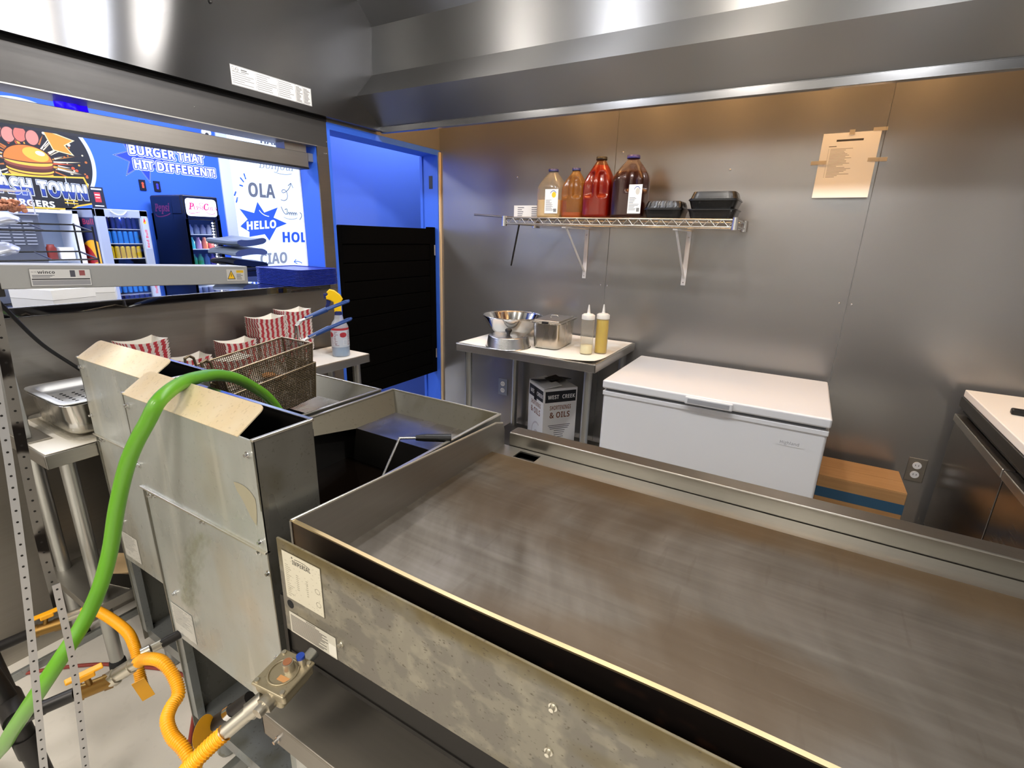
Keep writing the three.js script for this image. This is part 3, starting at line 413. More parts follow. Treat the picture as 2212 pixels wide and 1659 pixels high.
{
  const t = thing('wire_rack', 'black wire snack rack standing on the service counter', 'rack'), r = 0.0035;
  const x0 = -0.53, x1 = -0.36, z0 = 1.83, z1 = 2.35, ys = [1.27, 1.36, 1.47];
  for (const [x, z, y] of [[x0, z0, 1.5], [x0, z1, 1.5], [x1, z0, 1.49], [x1, z1, 1.4]]) mesh('upright', wire([x, 1.237, z], [x, y, z], r), MAT.black, t);
  for (const y of ys) mesh('tier', M(wire([x1, y, z0], [x1, y, z1], r), wire([x0, y + 0.025, z0], [x0, y + 0.025, z1], r), wire([x0, y + 0.025, z0], [x1, y, z0], r), wire([x0, y + 0.025, z1], [x1, y, z1], r), ...[0.15, 0.3, 0.45].map((d) => wire([x0, y + 0.025, z0 + d], [x1, y, z0 + d], r * 0.7))), MAT.black, t);
  const bagG = new THREE.SphereGeometry(1, 20, 12); { const p = bagG.attributes.position; for (let i = 0; i < p.count; i++) { const x = p.getX(i), y = p.getY(i), z = p.getZ(i); p.setXYZ(i, x * 0.07 * (1 + 0.06 * Math.sin(z * 9)), y * 0.024 * (1 - 0.5 * Math.abs(z) ** 4) + 0.004 * Math.sin(z * 14 + x * 5), z * 0.075); } bagG.computeVertexNormals(); }
  const bm = new THREE.MeshStandardMaterial({ color: 0xd4d6dc, metalness: 0.55, roughness: 0.3 });
  [[1.50, 2.17, 'silver snack bag on the upper tier of the wire rack'], [1.39, 2.19, 'silver snack bag on the middle tier of the wire rack'], [1.30, 2.2, 'silver snack bag on the lowest tier of the wire rack']].forEach(([y, z, l]) => { const m = one('snack_bag', bagG, bm, l, 'snack bag', 'silver snack bags'); m.position.set(-0.44, y + 0.012, z - 0.07); m.rotation.z = -0.14; });
}
{ // grey louvred machine with a cookie bin on top
  const t = thing('vending_machine', 'grey louvred machine beneath the clear cookie bin', 'machine'), x1 = -1.3, z0 = 1.7, z1 = 2.15, gm = paint(0x7d8390, 0.5);
  mesh('body', B(x1 - 0.4, x1, 0, 1.535, z0, z1, 0.008), gm, t);
  for (let r = 0; r < 8; r++) for (let c = 0; c < 4; c++) mesh('louvre', B(x1, x1 + 0.006, 1.50 - r * 0.016, 1.506 - r * 0.016, z0 + 0.03 + c * 0.05, z0 + 0.07 + c * 0.05), paint(0xd5dae4, 0.4), t);
  const b = thing('cookie_bin', 'clear square bin of brown cookies on the grey machine', 'bin');
  const pm = new THREE.MeshPhysicalMaterial({ color: 0xffffff, transmission: 1, roughness: 0.06, thickness: 0, ior: 1.3 });
  for (const a of [[x1 - 0.2, x1 - 0.197, z0 + 0.01, z0 + 0.2], [x1 - 0.005, x1 - 0.002, z0 + 0.01, z0 + 0.2], [x1 - 0.197, x1 - 0.005, z0 + 0.01, z0 + 0.013], [x1 - 0.197, x1 - 0.005, z0 + 0.197, z0 + 0.2]]) mesh('side', B(a[0], a[1], 1.542, 1.65, a[2], a[3]), pm, b);
  mesh('base', B(x1 - 0.205, x1 + 0.003, 1.5355, 1.542, z0 + 0.0, z0 + 0.21), MAT.white, b); mesh('lid', B(x1 - 0.2, x1 - 0.002, 1.65, 1.656, z0 + 0.01, z0 + 0.2), pm, b); for (const z of [z0 + 0.0075, z0 + 0.197]) mesh('corner_strip', B(x1 - 0.006, x1 - 0.0008, 1.542, 1.652, z, z + 0.005), MAT.white, b); mesh('top_strip', B(x1 - 0.006, x1 - 0.0008, 1.648, 1.655, z0 + 0.01, z0 + 0.2), MAT.white, b);
  const ck = []; for (let i = 0; i < 90; i++) { const s = new THREE.IcosahedronGeometry(0.012 + 0.006 * rnd(), 0); s.scale(1, 0.6, 1); s.rotateX(rnd() * 3); s.rotateY(rnd() * 6); s.translate(x1 - 0.178 + 0.15 * rnd(), 1.556 + 0.045 * rnd() ** 1.3, z0 + 0.032 + 0.145 * rnd()); ck.push(s); }
  const cookies = one('cookie_pieces', M(ck), paint(0x9a5c34, 0.8), 'heap of brown cookie pieces filling the clear bin', 'cookies'); cookies.userData.kind = 'stuff';
}
{ // folded grey covers
  for (const [i, y, l] of [[0, 1.252, 'lowest folded grey vinyl cover beside the black cooler'], [1, 1.332, 'middle folded grey vinyl cover beside the black cooler'], [2, 1.412, 'topmost folded grey vinyl cover beside the black cooler']]) {
    const g = new THREE.BoxGeometry(0.3, 0.045, 0.27, 14, 4, 14), p = g.attributes.position;
    for (let k = 0; k < p.count; k++) { const x = p.getX(k), z = p.getZ(k), e = 1 - 0.8 * Math.max(0, Math.abs(z) / 0.135 - 0.8) * 4; p.setY(k, p.getY(k) * Math.max(0.35, e) + 0.012 * Math.sin(z * 13 + i * 2) + 0.006 * Math.cos(x * 14 + i)); }
    g.computeVertexNormals(); const m = one('vinyl_cover', g.toNonIndexed(), new THREE.MeshStandardMaterial({ color: [0x17191c, 0x70777c, 0x646b70][i], roughness: 0.35, metalness: 0.2 }), l, 'cover', 'folded vinyl covers'); m.position.set(-1.55, y, 0.5); m.rotation.y = 0.1 * i;
  }
  const s = thing('side_cabinet', 'black side cabinet under the folded vinyl covers', 'cabinet'); mesh('body', B(-1.75, -1.38, 0, 1.2, 0.34, 0.66, 0.006), MAT.black, s); mesh('top', B(-1.76, -1.37, 1.201, 1.222, 0.33, 0.67, 0.004), MAT.black, s);
}
{ const t = thing('dome_camera', 'small white dome security camera on the ceiling drop', 'camera'); mesh('stem', cyl(0.015, 0.015, [-2.4, 2.30, 0.13], [-2.4, 2.75, 0.13]), MAT.white, t); const s = new THREE.SphereGeometry(0.038, 20, 14).toNonIndexed(); s.translate(-2.4, 2.27, 0.13); mesh('housing', s, MAT.white, t); const e = new THREE.SphereGeometry(0.013, 14, 10).toNonIndexed(); e.translate(-2.369, 2.255, 0.142); mesh('lens', e, MAT.black, t); }
for (const [z0, z1, c, l] of [[0.62, 0.575, '#e2572b', 'small black square sign with an orange figure on blue wall'], [0.514, 0.466, '#3c39c8', 'small black square sign with a violet figure on blue wall']]) {
  const tx = canvasTex(64, 96, (g) => { g.fillStyle = '#121218'; g.fillRect(0, 0, 64, 96); g.fillStyle = c; g.beginPath(); g.arc(34, 32, 14, 0, 7); g.fill(); g.fillRect(22, 46, 24, 30); });
  const t = thing('wall_sign', l, 'sign'); mesh('plate', B(-2.5975, -2.59, 1.775, 1.857, z1, z0), MAT.black, t); mesh('print', slabX(-2.59, z0 - 0.002, z1 + 0.002, 1.778, 1.854, 0.0005), printed(tx, 0.4), t);
}
{ // swing gate in the doorway, each board its own piece
  const t = thing('swing_gate', 'black slatted half height swing gate in the doorway', 'gate'), bk = new THREE.MeshPhysicalMaterial({ color: 0x030303, roughness: 0.9, specularIntensity: 0.1 }), x0 = -0.06, x1 = -0.022;
  mesh('stile', B(x0, x1, 0.535, 1.545, 0.03, 0.085, 0.003), bk, t); mesh('stile', B(x0, x1, 0.535, 1.53, 0.835, 0.882, 0.003), bk, t);
  mesh('rail', B(x0, x1, 1.435, 1.535, 0.085, 0.835, 0.003), bk, t); mesh('rail', B(x0, x1, 0.535, 0.6, 0.085, 0.835, 0.003), bk, t);
  mesh('backing', B(x0, x0 + 0.006, 0.6, 1.436, 0.085, 0.835), bk, t);
  for (let i = 0; i < 8; i++) mesh('board', B(x0 + 0.006, x1 - 0.006, 0.603 + i * 0.104, 0.703 + i * 0.104, 0.086, 0.834, 0.004), bk, t);
  mesh('hinge', B(x1, x1 + 0.006, 1.36, 1.43, 0.034, 0.05, 0.002), MAT.chrome, t); mesh('hinge', B(x1, x1 + 0.006, 0.64, 0.71, 0.034, 0.05, 0.002), MAT.chrome, t);
}
// ---------- wire shelf on the steel wall ----------
{
  const t = thing('wall_shelf', 'chrome wire shelf mounted on the steel wall', 'shelf'), x0 = 0.735, x1 = 1.90, z0 = 0.02, z1 = 0.375, yt = 1.602, r = 0.0035, cw = MAT.chromeWire;
  mesh('front_truss', M(wire([x0, yt - 0.004, z1], [x1, yt - 0.006, z1], 0.0045), wire([x0, yt - 0.034, z1], [x1, yt - 0.036, z1], 0.0045), ...Array.from({ length: 44 }, (_, i) => { const a = x0 + (x1 - x0) * i / 44, b = x0 + (x1 - x0) * (i + 1) / 44; return wire([a, yt - (i % 2 ? 0.034 : 0.006), z1], [b, yt - (i % 2 ? 0.006 : 0.034), z1], 0.0028); })), cw, t);
  mesh('rear_rail', M(wire([x0, yt - 0.006, z0], [x1, yt - 0.006, z0], 0.0045), wire([x0, yt - 0.034, z0], [x1, yt - 0.034, z0], 0.0045)), cw, t);
  mesh('wire_deck', M(...Array.from({ length: 46 }, (_, i) => { const x = x0 + 0.012 + i * (x1 - x0 - 0.024) / 45; return wire([x, yt - 0.0025, z0], [x, yt - 0.0025, z1], 0.0022); })), cw, t);
  for (const x of [x0, x1]) mesh('end_rail', M(wire([x, yt - 0.006, z0], [x, yt - 0.006, z1], 0.0045), wire([x, yt - 0.034, z0], [x, yt - 0.034, z1], 0.0045)), cw, t);
  for (const [x, z] of [[x0, z1], [x1, z1], [x0, z0], [x1, z0]]) mesh('corner_collar', cyl(0.015, 0.013, [x, yt - 0.048, z], [x, yt + 0.004, z], 18), cw, t);
  for (const x of [1.07, 1.64]) {
    const b = mesh('bracket', M(B(x - 0.012, x + 0.012, 1.275, 1.556, 0.001, 0.006, 0.002), B(x - 0.012, x + 0.012, 1.55, 1.556, 0.004, 0.33, 0.002)), MAT.whitePaint, t);
    mesh('brace', M(cyl(0.006, 0.006, [x, 1.315, 0.01], [x - 0.005, 1.55, 0.28], 8)), MAT.whitePaint, b);
    mesh('screw', M(screwBall(x, 1.29, 0.007, 0.004), screwBall(x, 1.52, 0.007, 0.004)), MAT.chrome, b);
  }
  mesh('loose_rod', M(cyl(0.005, 0.004, [0.53, 1.612, 0.365], [0.80, 1.598, 0.37], 8)), cw, t);
  mesh('hanging_rod', M(cyl(0.005, 0.005, [0.815, 1.565, 0.35], [0.66, 1.335, 0.16], 8)), MAT.iron, t);
}
// moulded jug: rounded square rings, two thumb hollows beside a handle ridge facing the room
function jugGeo(H, W, D, top, inset = 0, f0 = 0, f1 = 1, turn = 0) {
  const prof = (f) => { if (f < 0.04) return 0.93 + 0.07 * f / 0.04; if (f < top) return 1; if (f < 0.93) { const k = (f - top) / (0.93 - top); return 1 - 0.68 * k ** 1.7; } return 0.32; };
  const nv = 46, nu = 64, pos = [], uv = [], idx = [];
  for (let j = 0; j <= nv; j++) {
    const f = f0 + (f1 - f0) * j / nv, s = prof(f), e = 2 + 2.6 * (1 - sm(top - 0.1, 0.9, f));
    for (let i = 0; i <= nu; i++) {
      const a = i / nu * Math.PI * 2, c = Math.cos(a), q = Math.sin(a), k = (Math.abs(c) ** e + Math.abs(q) ** e) ** (-1 / e);
      let da = a - Math.PI / 2 - turn; da = Math.atan2(Math.sin(da), Math.cos(da));
      const hol = sm(top - 0.20, top - 0.12, f) * (1 - sm(top + 0.17, top + 0.25, f)) * sm(0.16, 0.3, Math.abs(da)) * (1 - sm(0.62, 0.85, Math.abs(da)));
      const m = s * (1 - 0.30 * hol) ;
      pos.push(k * c * (W / 2 * m - inset), f * H, k * q * (D / 2 * m - inset)); uv.push(i / nu, f);
    }
  }
  for (let j = 0; j < nv; j++) for (let i = 0; i < nu; i++) { const a = j * (nu + 1) + i, b = a + nu + 1; idx.push(a, b, a + 1, a + 1, b, b + 1); }
  const cap = (j, up) => { const c = pos.length / 3; pos.push(0, pos[(j * (nu + 1)) * 3 + 1], 0); uv.push(0.5, up ? 1 : 0); for (let i = 0; i < nu; i++) { const a = j * (nu + 1) + i; up ? idx.push(a, c, a + 1) : idx.push(a, a + 1, c); } };
  cap(0, false); cap(nv, true);
  const g = new THREE.BufferGeometry(); g.setAttribute('position', new THREE.Float32BufferAttribute(pos, 3)); g.setAttribute('uv', new THREE.Float32BufferAttribute(uv, 2)); g.setIndex(idx); g.computeVertexNormals(); return g.toNonIndexed();
}
const jugLabel = (col) => canvasTex(192, 256, (g, w, h) => { g.fillStyle = '#f1efe9'; g.fillRect(0, 0, w, h); g.fillStyle = col; g.beginPath(); g.arc(130, 60, 30, 0, 7); g.fill(); g.strokeStyle = '#2a3f8a'; g.lineWidth = 6; g.beginPath(); g.arc(120, 64, 46, 3.6, 5.8); g.stroke(); g.fillStyle = '#70737c'; for (let k = 0; k < 12; k++) g.fillRect(16, 112 + k * 10, 60 + 90 * rnd(), 4); g.fillStyle = '#22242a'; for (let k = 0; k < 14; k++) g.fillRect(132 + k * 3, 206, 2, 34); });
function jug(label, x, z, H, W, D, top, plastic, fill, fillCol, capCol, turn, lab) {
  const t = thing('sauce_jug', label, 'jug', 'sauce jugs on the wire shelf');
  mesh('bottle', jugGeo(H, W, D, top, 0, 0, 0.955, turn), plastic, t);
  mesh('sauce', jugGeo(H, W, D, top, 0.0025, 0.008, fill, turn), fillCol, t);
  mesh('cap', lathe([[0, H * 0.945], [W * 0.185, H * 0.945], [W * 0.19, H * 0.95], [W * 0.185, H * 0.995], [0, H]], 24), capCol, t);
  if (lab) { const [x0, x1, y0, y1, col] = lab; const n = 8, g = new THREE.PlaneGeometry(x1 - x0, y1 - y0, n, 1); g.translate((x0 + x1) / 2, (y0 + y1) / 2, D / 2 + 0.0022); mesh('label', g.toNonIndexed(), printed(jugLabel(col), 0.5), t); }
  t.position.set(x, 1.6028, z);
}
const clearPlastic = new THREE.MeshPhysicalMaterial({ color: 0xf4ead6, transmission: 0.92, roughness: 0.18, thickness: 0, ior: 1.4, clearcoat: 0.3 });
const amberPlastic = new THREE.MeshPhysicalMaterial({ color: 0xe8b568, transmission: 0.9, roughness: 0.2, thickness: 0, ior: 1.4, clearcoat: 0.3 });
const sauceMat = (hex) => new THREE.MeshPhysicalMaterial({ color: hex, roughness: 0.35, clearcoat: 0.5, clearcoatRoughness: 0.1 });
const redShell = new THREE.MeshPhysicalMaterial({ color: 0xf2b98c, transmission: 1, roughness: 0.12, thickness: 0, ior: 1.45, clearcoat: 0.6 });
const darkShell = new THREE.MeshPhysicalMaterial({ color: 0xe6cfc4, transmission: 1, roughness: 0.1, thickness: 0, ior: 1.45, clearcoat: 0.6 });
jug('nearly empty clear sauce jug with a white label and navy cap', 0.957, 0.25, 0.245, 0.142, 0.13, 0.58, clearPlastic, 0.36, sauceMat(0xd6c091), MAT.navy, 2.4, [-0.01, 0.066, 0.02, 0.14, '#e6c52a']);
jug('amber tinted sauce jug with a little orange sauce left', 1.088, 0.25, 0.245, 0.118, 0.12, 0.58, amberPlastic, 0.11, sauceMat(0xa8501a), MAT.navy, 0);
jug('full jug of bright red hot sauce with a black cap', 1.222, 0.25, 0.292, 0.146, 0.14, 0.52, redShell, 0.86, sauceMat(0x7c1a0a), MAT.black, 0);
jug('dark brown barbecue sauce jug with a white label and blue cap', 1.388, 0.26, 0.290, 0.165, 0.15, 0.60, darkShell, 0.74, sauceMat(0x2a0a0a), paint(0x262a86, 0.4), -0.75, [0.016, 0.08, 0.02, 0.15, '#c9c4b8']);
jug('red sauce jug mostly hidden behind the dark barbecue jug', 1.318, 0.105, 0.215, 0.13, 0.12, 0.60, redShell, 0.7, sauceMat(0x7a1a10), MAT.navy, 0);
{
  const pr = canvasTex(320, 100, (g, w, h) => { g.fillStyle = '#e6e4df'; g.fillRect(0, 0, w, h); g.fillStyle = '#55565c'; for (let k = 0; k < 5; k++) { g.fillRect(40, 14 + k * 17, 40 + 30 * rnd(), 6); g.fillRect(190, 14 + k * 17, 50 + 40 * rnd(), 7); } });
  const t = thing('menu_card', 'white printed card standing at the shelf end beside the clear jug', 'card'); mesh('board', B(0.715, 0.905, 1.603, 1.668, 0.236, 0.239), MAT.paper, t); mesh('print', slabZ(0.239, 0.7155, 0.9045, 1.6035, 1.6675, 0.0006), printed(pr, 0.6), t);
}
// black takeaway containers
const clamMat = new THREE.MeshPhysicalMaterial({ color: 0x0c0c0d, roughness: 0.32, clearcoat: 0.3 });
function tub(w, d, h, ribs, flip) {                    // tapered tub with rounded rectangular rings and moulded ribs; flip makes it a lid
  const nv = 8, nu = 96, pos = [], idx = [], ring = (a, m, f) => { const e = 7, c = Math.cos(a), q = Math.sin(a), k = (Math.abs(c) ** e + Math.abs(q) ** e) ** (-1 / e), rb = ribs ? 0.0022 * Math.max(0, Math.sin(a * ribs)) * Math.sin(Math.min(1, f * 1.2) * Math.PI) : 0; return [k * c * (w / 2 * m + rb), f * h, k * q * (d / 2 * m + rb)]; };
  const fs = [[0, 0.82], [0.02, 0.86], [0.25, 0.89], [0.6, 0.93], [0.88, 0.965], [0.89, 1], [1, 1], [1, 0.95]];
  for (const [f, m] of fs) for (let i = 0; i <= nu; i++) pos.push(...ring(i / nu * Math.PI * 2, m, f));
  for (let j = 0; j < fs.length - 1; j++) for (let i = 0; i < nu; i++) { const a = j * (nu + 1) + i, b = a + nu + 1; idx.push(a, b, a + 1, a + 1, b, b + 1); }
  const c = pos.length / 3; pos.push(0, 0, 0); for (let i = 0; i < nu; i++) idx.push(i, i + 1, c);
  const c2 = pos.length / 3, j = fs.length - 1; pos.push(0, h, 0); for (let i = 0; i < nu; i++) { const a = j * (nu + 1) + i; idx.push(a, c2, a + 1); }
  const g = new THREE.BufferGeometry(); g.setAttribute('position', new THREE.Float32BufferAttribute(pos, 3)); g.setIndex(idx); if (flip) { g.rotateX(Math.PI); g.translate(0, h, 0); } const n = g.toNonIndexed(); n.computeVertexNormals(); return metric(n);
}
{
  const t = thing('takeaway_box', 'smaller black plastic takeaway box with a ribbed lid on the shelf', 'takeaway box'); mesh('base', tub(0.185, 0.17, 0.042, 0), clamMat, t); const l = mesh('lid', tub(0.178, 0.165, 0.034, 40, true), clamMat, t); l.position.y = 0.0425; t.position.set(1.572, 1.6028, 0.26);
  const names = ['lower black plastic takeaway tub at the shelf end, under another', 'upper black plastic takeaway tub with a ribbed lid at the shelf end'];
  for (let i = 0; i < 2; i++) { const u = thing('takeaway_tub', names[i], 'takeaway box'); mesh('base', tub(0.215, 0.19, 0.04, 0), clamMat, u); if (i) { const q = mesh('lid', tub(0.208, 0.185, 0.034, 48, true), clamMat, u); q.position.y = 0.0405; } u.position.set(1.788, 1.6028 + i * 0.0405, 0.25); }
}
// ---------- small prep table with bowls ----------
function workTable(name, label, x0, x1, z0, z1, y, shelfY, legs, tm = MAT.steel) {
  const t = thing(name, label, 'table');
  mesh('tabletop', M(B(x0, x1, y - 0.004, y, z0, z1, 0.0015), B(x0, x1, y - 0.042, y - 0.003, z1 - 0.006, z1, 0.002), B(x0, x1, y - 0.042, y - 0.003, z0, z0 + 0.006, 0.002), B(x0, x0 + 0.006, y - 0.042, y - 0.003, z0, z1, 0.002), B(x1 - 0.006, x1, y - 0.042, y - 0.003, z0, z1, 0.002)), tm, t);
  for (const [x, z] of legs) { const l = mesh('leg', cyl(0.02, 0.02, [x, 0.06, z], [x, y - 0.01, z], 18), MAT.galvTube, t); mesh('foot', lathe([[0, 0], [0.018, 0], [0.026, 0.01], [0.024, 0.05], [0.018, 0.065], [0, 0.065]], 16, [x, 0, z]), MAT.rubber, l); }
  if (shelfY) mesh('undershelf', M(B(x0 + 0.02, x1 - 0.02, shelfY - 0.004, shelfY, z0 + 0.02, z1 - 0.02, 0.001), B(x0 + 0.02, x1 - 0.02, shelfY - 0.03, shelfY - 0.003, z1 - 0.024, z1 - 0.02), B(x1 - 0.024, x1 - 0.02, shelfY - 0.03, shelfY - 0.003, z0 + 0.02, z1 - 0.02), B(x0 + 0.02, x0 + 0.024, shelfY - 0.03, shelfY - 0.003, z0 + 0.02, z1 - 0.02)), MAT.steelDull, t);
  return t;
}
MAT.galvTube = new THREE.MeshStandardMaterial({ color: 0xb5b6b2, metalness: 0.9, roughness: 0.34 });
const t2 = workTable('prep_table', 'small steel prep table in the corner holding bowls and squeeze bottles', 0.606, 1.42, 0.02, 0.645, 0.933, 0.28, [[0.66, 0.6], [0.66, 0.07], [1.37, 0.6], [1.37, 0.07]]);
{ // paper liner draped on the top
  const stain = dataTex(256, 256, (u, v) => { const s = sm(0.55, 0.8, fbm(u, v, 4, 4, 4, 83)); return mix([0.93, 0.92, 0.89], [0.80, 0.72, 0.60], 0.5 * s); }, true, [1.2, 1.2]);
  MAT.liner = new THREE.MeshStandardMaterial({ map: stain, roughness: 0.8 });
  const g = new THREE.BoxGeometry(0.79, 0.0016, 0.6, 30, 1, 24), p = g.attributes.position;
  for (let i = 0; i < p.count; i++) { const x = p.getX(i), z = p.getZ(i), e = Math.max(0, (x + z * 1.0) - 0.5); p.setY(i, p.getY(i) + 0.0012 + 0.09 * e * e * 4 + 0.0006 * Math.sin(x * 40) * Math.sin(z * 37)); }
  g.computeVertexNormals(); const lg = metric(g.toNonIndexed()); one('paper_liner', lg, MAT.liner, 'stained white paper liner covering the corner prep table', 'paper liner').position.set(1.013, 0.9338, 0.335);
}
const TY = 0.937;
{
  const t = thing('mixing_bowl', 'shiny round steel mixing bowl on the corner prep table', 'bowl'); const P = [[0, 0], [0.055, 0], [0.075, 0.006], [0.12, 0.05], [0.15, 0.105], [0.158, 0.112], [0.160, 0.108], [0.153, 0.1], [0.123, 0.046], [0.077, 0.003], [0.056, -0.002], [0, -0.002]].reverse().map(([r, y]) => [r, y + 0.003]); mesh('bowl_wall', lathe(P.reverse(), 56), MAT.mirror, t); t.scale.setScalar(1.09); t.position.set(0.765, TY, 0.305); mesh('rolled_rim', (() => { const g = new THREE.TorusGeometry(0.158, 0.003, 8, 56).toNonIndexed(); g.rotateX(Math.PI / 2); g.translate(0, 0.1125, 0); return g; })(), MAT.mirror, t);
  const l = thing('basting_dome', 'low round aluminium basting dome with a black knob', 'basting dome'); mesh('cover', lathe([[0, 0.062], [0.10, 0.060], [0.108, 0.056], [0.117, 0.004], [0.122, 0.001], [0.121, 0], [0.113, 0.002], [0.104, 0.054], [0, 0.059]].reverse(), 48), steel(0xcfd0d2, 0.3), l); mesh('knob', lathe([[0, 0.058], [0.009, 0.058], [0.01, 0.07], [0.018, 0.08], [0.019, 0.088], [0.013, 0.094], [0, 0.094]], 20), MAT.black, l); l.position.set(0.885, TY, 0.552);
}
function hotelPan(w, d, h, rim, wall) {                 // open tapered pan with rounded corners and a flat rim
  const nu = 72, rings = [], R = (m, y, dw = 0, e = 9) => rings.push([m, y, dw, e]);
  R(1, h + 0.001, rim); R(1, h + 0.004, rim); R(1, h + 0.004, 0); R(1, h * 0.5, -w * 0.015); R(1, 0.012, -w * 0.035); R(1, 0.003, -w * 0.06);
  const pos = [], idx = []; for (const [, y, dw, e] of rings) for (let i = 0; i <= nu; i++) { const a = i / nu * Math.PI * 2, c = Math.cos(a), s = Math.sin(a), k = (Math.abs(c) ** e + Math.abs(s) ** e) ** (-1 / e); pos.push(k * c * (w / 2 + dw), y, k * s * (d / 2 + dw)); }
  const inn = rings.length, outer = [[h + 0.001, rim], [h - 0.001, 0.002], [h * 0.5, -w * 0.015 + wall], [0.009, -w * 0.035 + wall], [0, -w * 0.07]]; for (const [y, dw] of outer) for (let i = 0; i <= nu; i++) { const e = 9, a = i / nu * Math.PI * 2, c = Math.cos(a), s = Math.sin(a), k = (Math.abs(c) ** e + Math.abs(s) ** e) ** (-1 / e); pos.push(k * c * (w / 2 + dw), y, k * s * (d / 2 + dw)); }
  for (let j = 0; j < inn - 1; j++) for (let i = 0; i < nu; i++) { const a = j * (nu + 1) + i, b = a + nu + 1; idx.push(a, b, a + 1, a + 1, b, b + 1); }
  for (let j = inn; j < inn + outer.length - 1; j++) for (let i = 0; i < nu; i++) { const a = j * (nu + 1) + i, b = a + nu + 1; idx.push(a, a + 1, b, a + 1, b + 1, b); }
  for (const [j, y, up] of [[inn - 1, 0.003, 1], [inn + outer.length - 1, 0, 0]]) { const c = pos.length / 3; pos.push(0, y, 0); for (let i = 0; i < nu; i++) { const a = j * (nu + 1) + i; up ? idx.push(a, c, a + 1) : idx.push(a, a + 1, c); } }
  const g = new THREE.BufferGeometry(); g.setAttribute('position', new THREE.Float32BufferAttribute(pos, 3)); g.setIndex(idx); g.computeVertexNormals(); return metric(g.toNonIndexed());
}
{
  const t = thing('steam_pan', 'deep steel steam pan with a notched flat lid', 'pan'); const sp = new THREE.MeshStandardMaterial({ color: 0xb9b4aa, metalness: 1, roughness: 0.3, roughnessMap: scuffRough });
  mesh('pan', hotelPan(0.15, 0.25, 0.135, 0.01, 0.002), sp, t);
  const lid = mesh('lid', M(B(-0.086, 0.086, 0.140, 0.144, -0.135, 0.135, 0.0018), B(-0.07, 0.07, 0.143, 0.151, -0.118, 0.118, 0.004)), MAT.steel, t); mesh('lid_handle', tube([[-0.02, 0.15, 0], [-0.016, 0.163, 0], [0.016, 0.163, 0], [0.02, 0.15, 0]], 0.003, 16, 6), MAT.chrome, lid); mesh('lid_notch', B(-0.018, 0.018, 0.136, 0.146, 0.126, 0.138, 0.002), MAT.black, lid);
  t.position.set(1.072, TY, 0.385); t.rotation.y = 0.08;
}
function squeeze(label, x, z, liquid, level) {
  const t = thing('squeeze_bottle', label, 'squeeze bottle', 'squeeze bottles'); const H = 0.19, r = 0.032;
  mesh('bottle', lathe([[0, 0], [r - 0.003, 0], [r, 0.004], [r, H - 0.01], [r - 0.004, H], [r - 0.006, H]], 28), new THREE.MeshPhysicalMaterial({ color: 0xf7f6f0, transmission: 0.92, roughness: 0.3, thickness: 0, ior: 1.35 }), t);
  mesh('sauce', lathe([[0, 0.003], [r - 0.003, 0.004], [r - 0.002, 0.008], [r - 0.002, level], [0, level]], 28), liquid, t);
  mesh('cap', lathe([[r + 0.001, H - 0.012], [r + 0.001, H + 0.008], [r - 0.008, H + 0.014], [0.010, H + 0.016], [0.008, H + 0.022], [0.003, H + 0.058], [0.0015, H + 0.06], [0, H + 0.06]], 28), new THREE.MeshPhysicalMaterial({ color: 0xf6f5f0, roughness: 0.4, transmission: 0.3, thickness: 0 }), t); t.position.set(x, TY, z);
}
squeeze('clear squeeze bottle with pale residue on the corner prep table', 1.298, 0.47, paint(0xe9e2bc, 0.5), 0.045);
squeeze('squeeze bottle filled with yellow oil on the corner prep table', 1.352, 0.405, new THREE.MeshPhysicalMaterial({ color: 0xe6c83a, roughness: 0.3, transmission: 0.3, thickness: 0 }), 0.172);
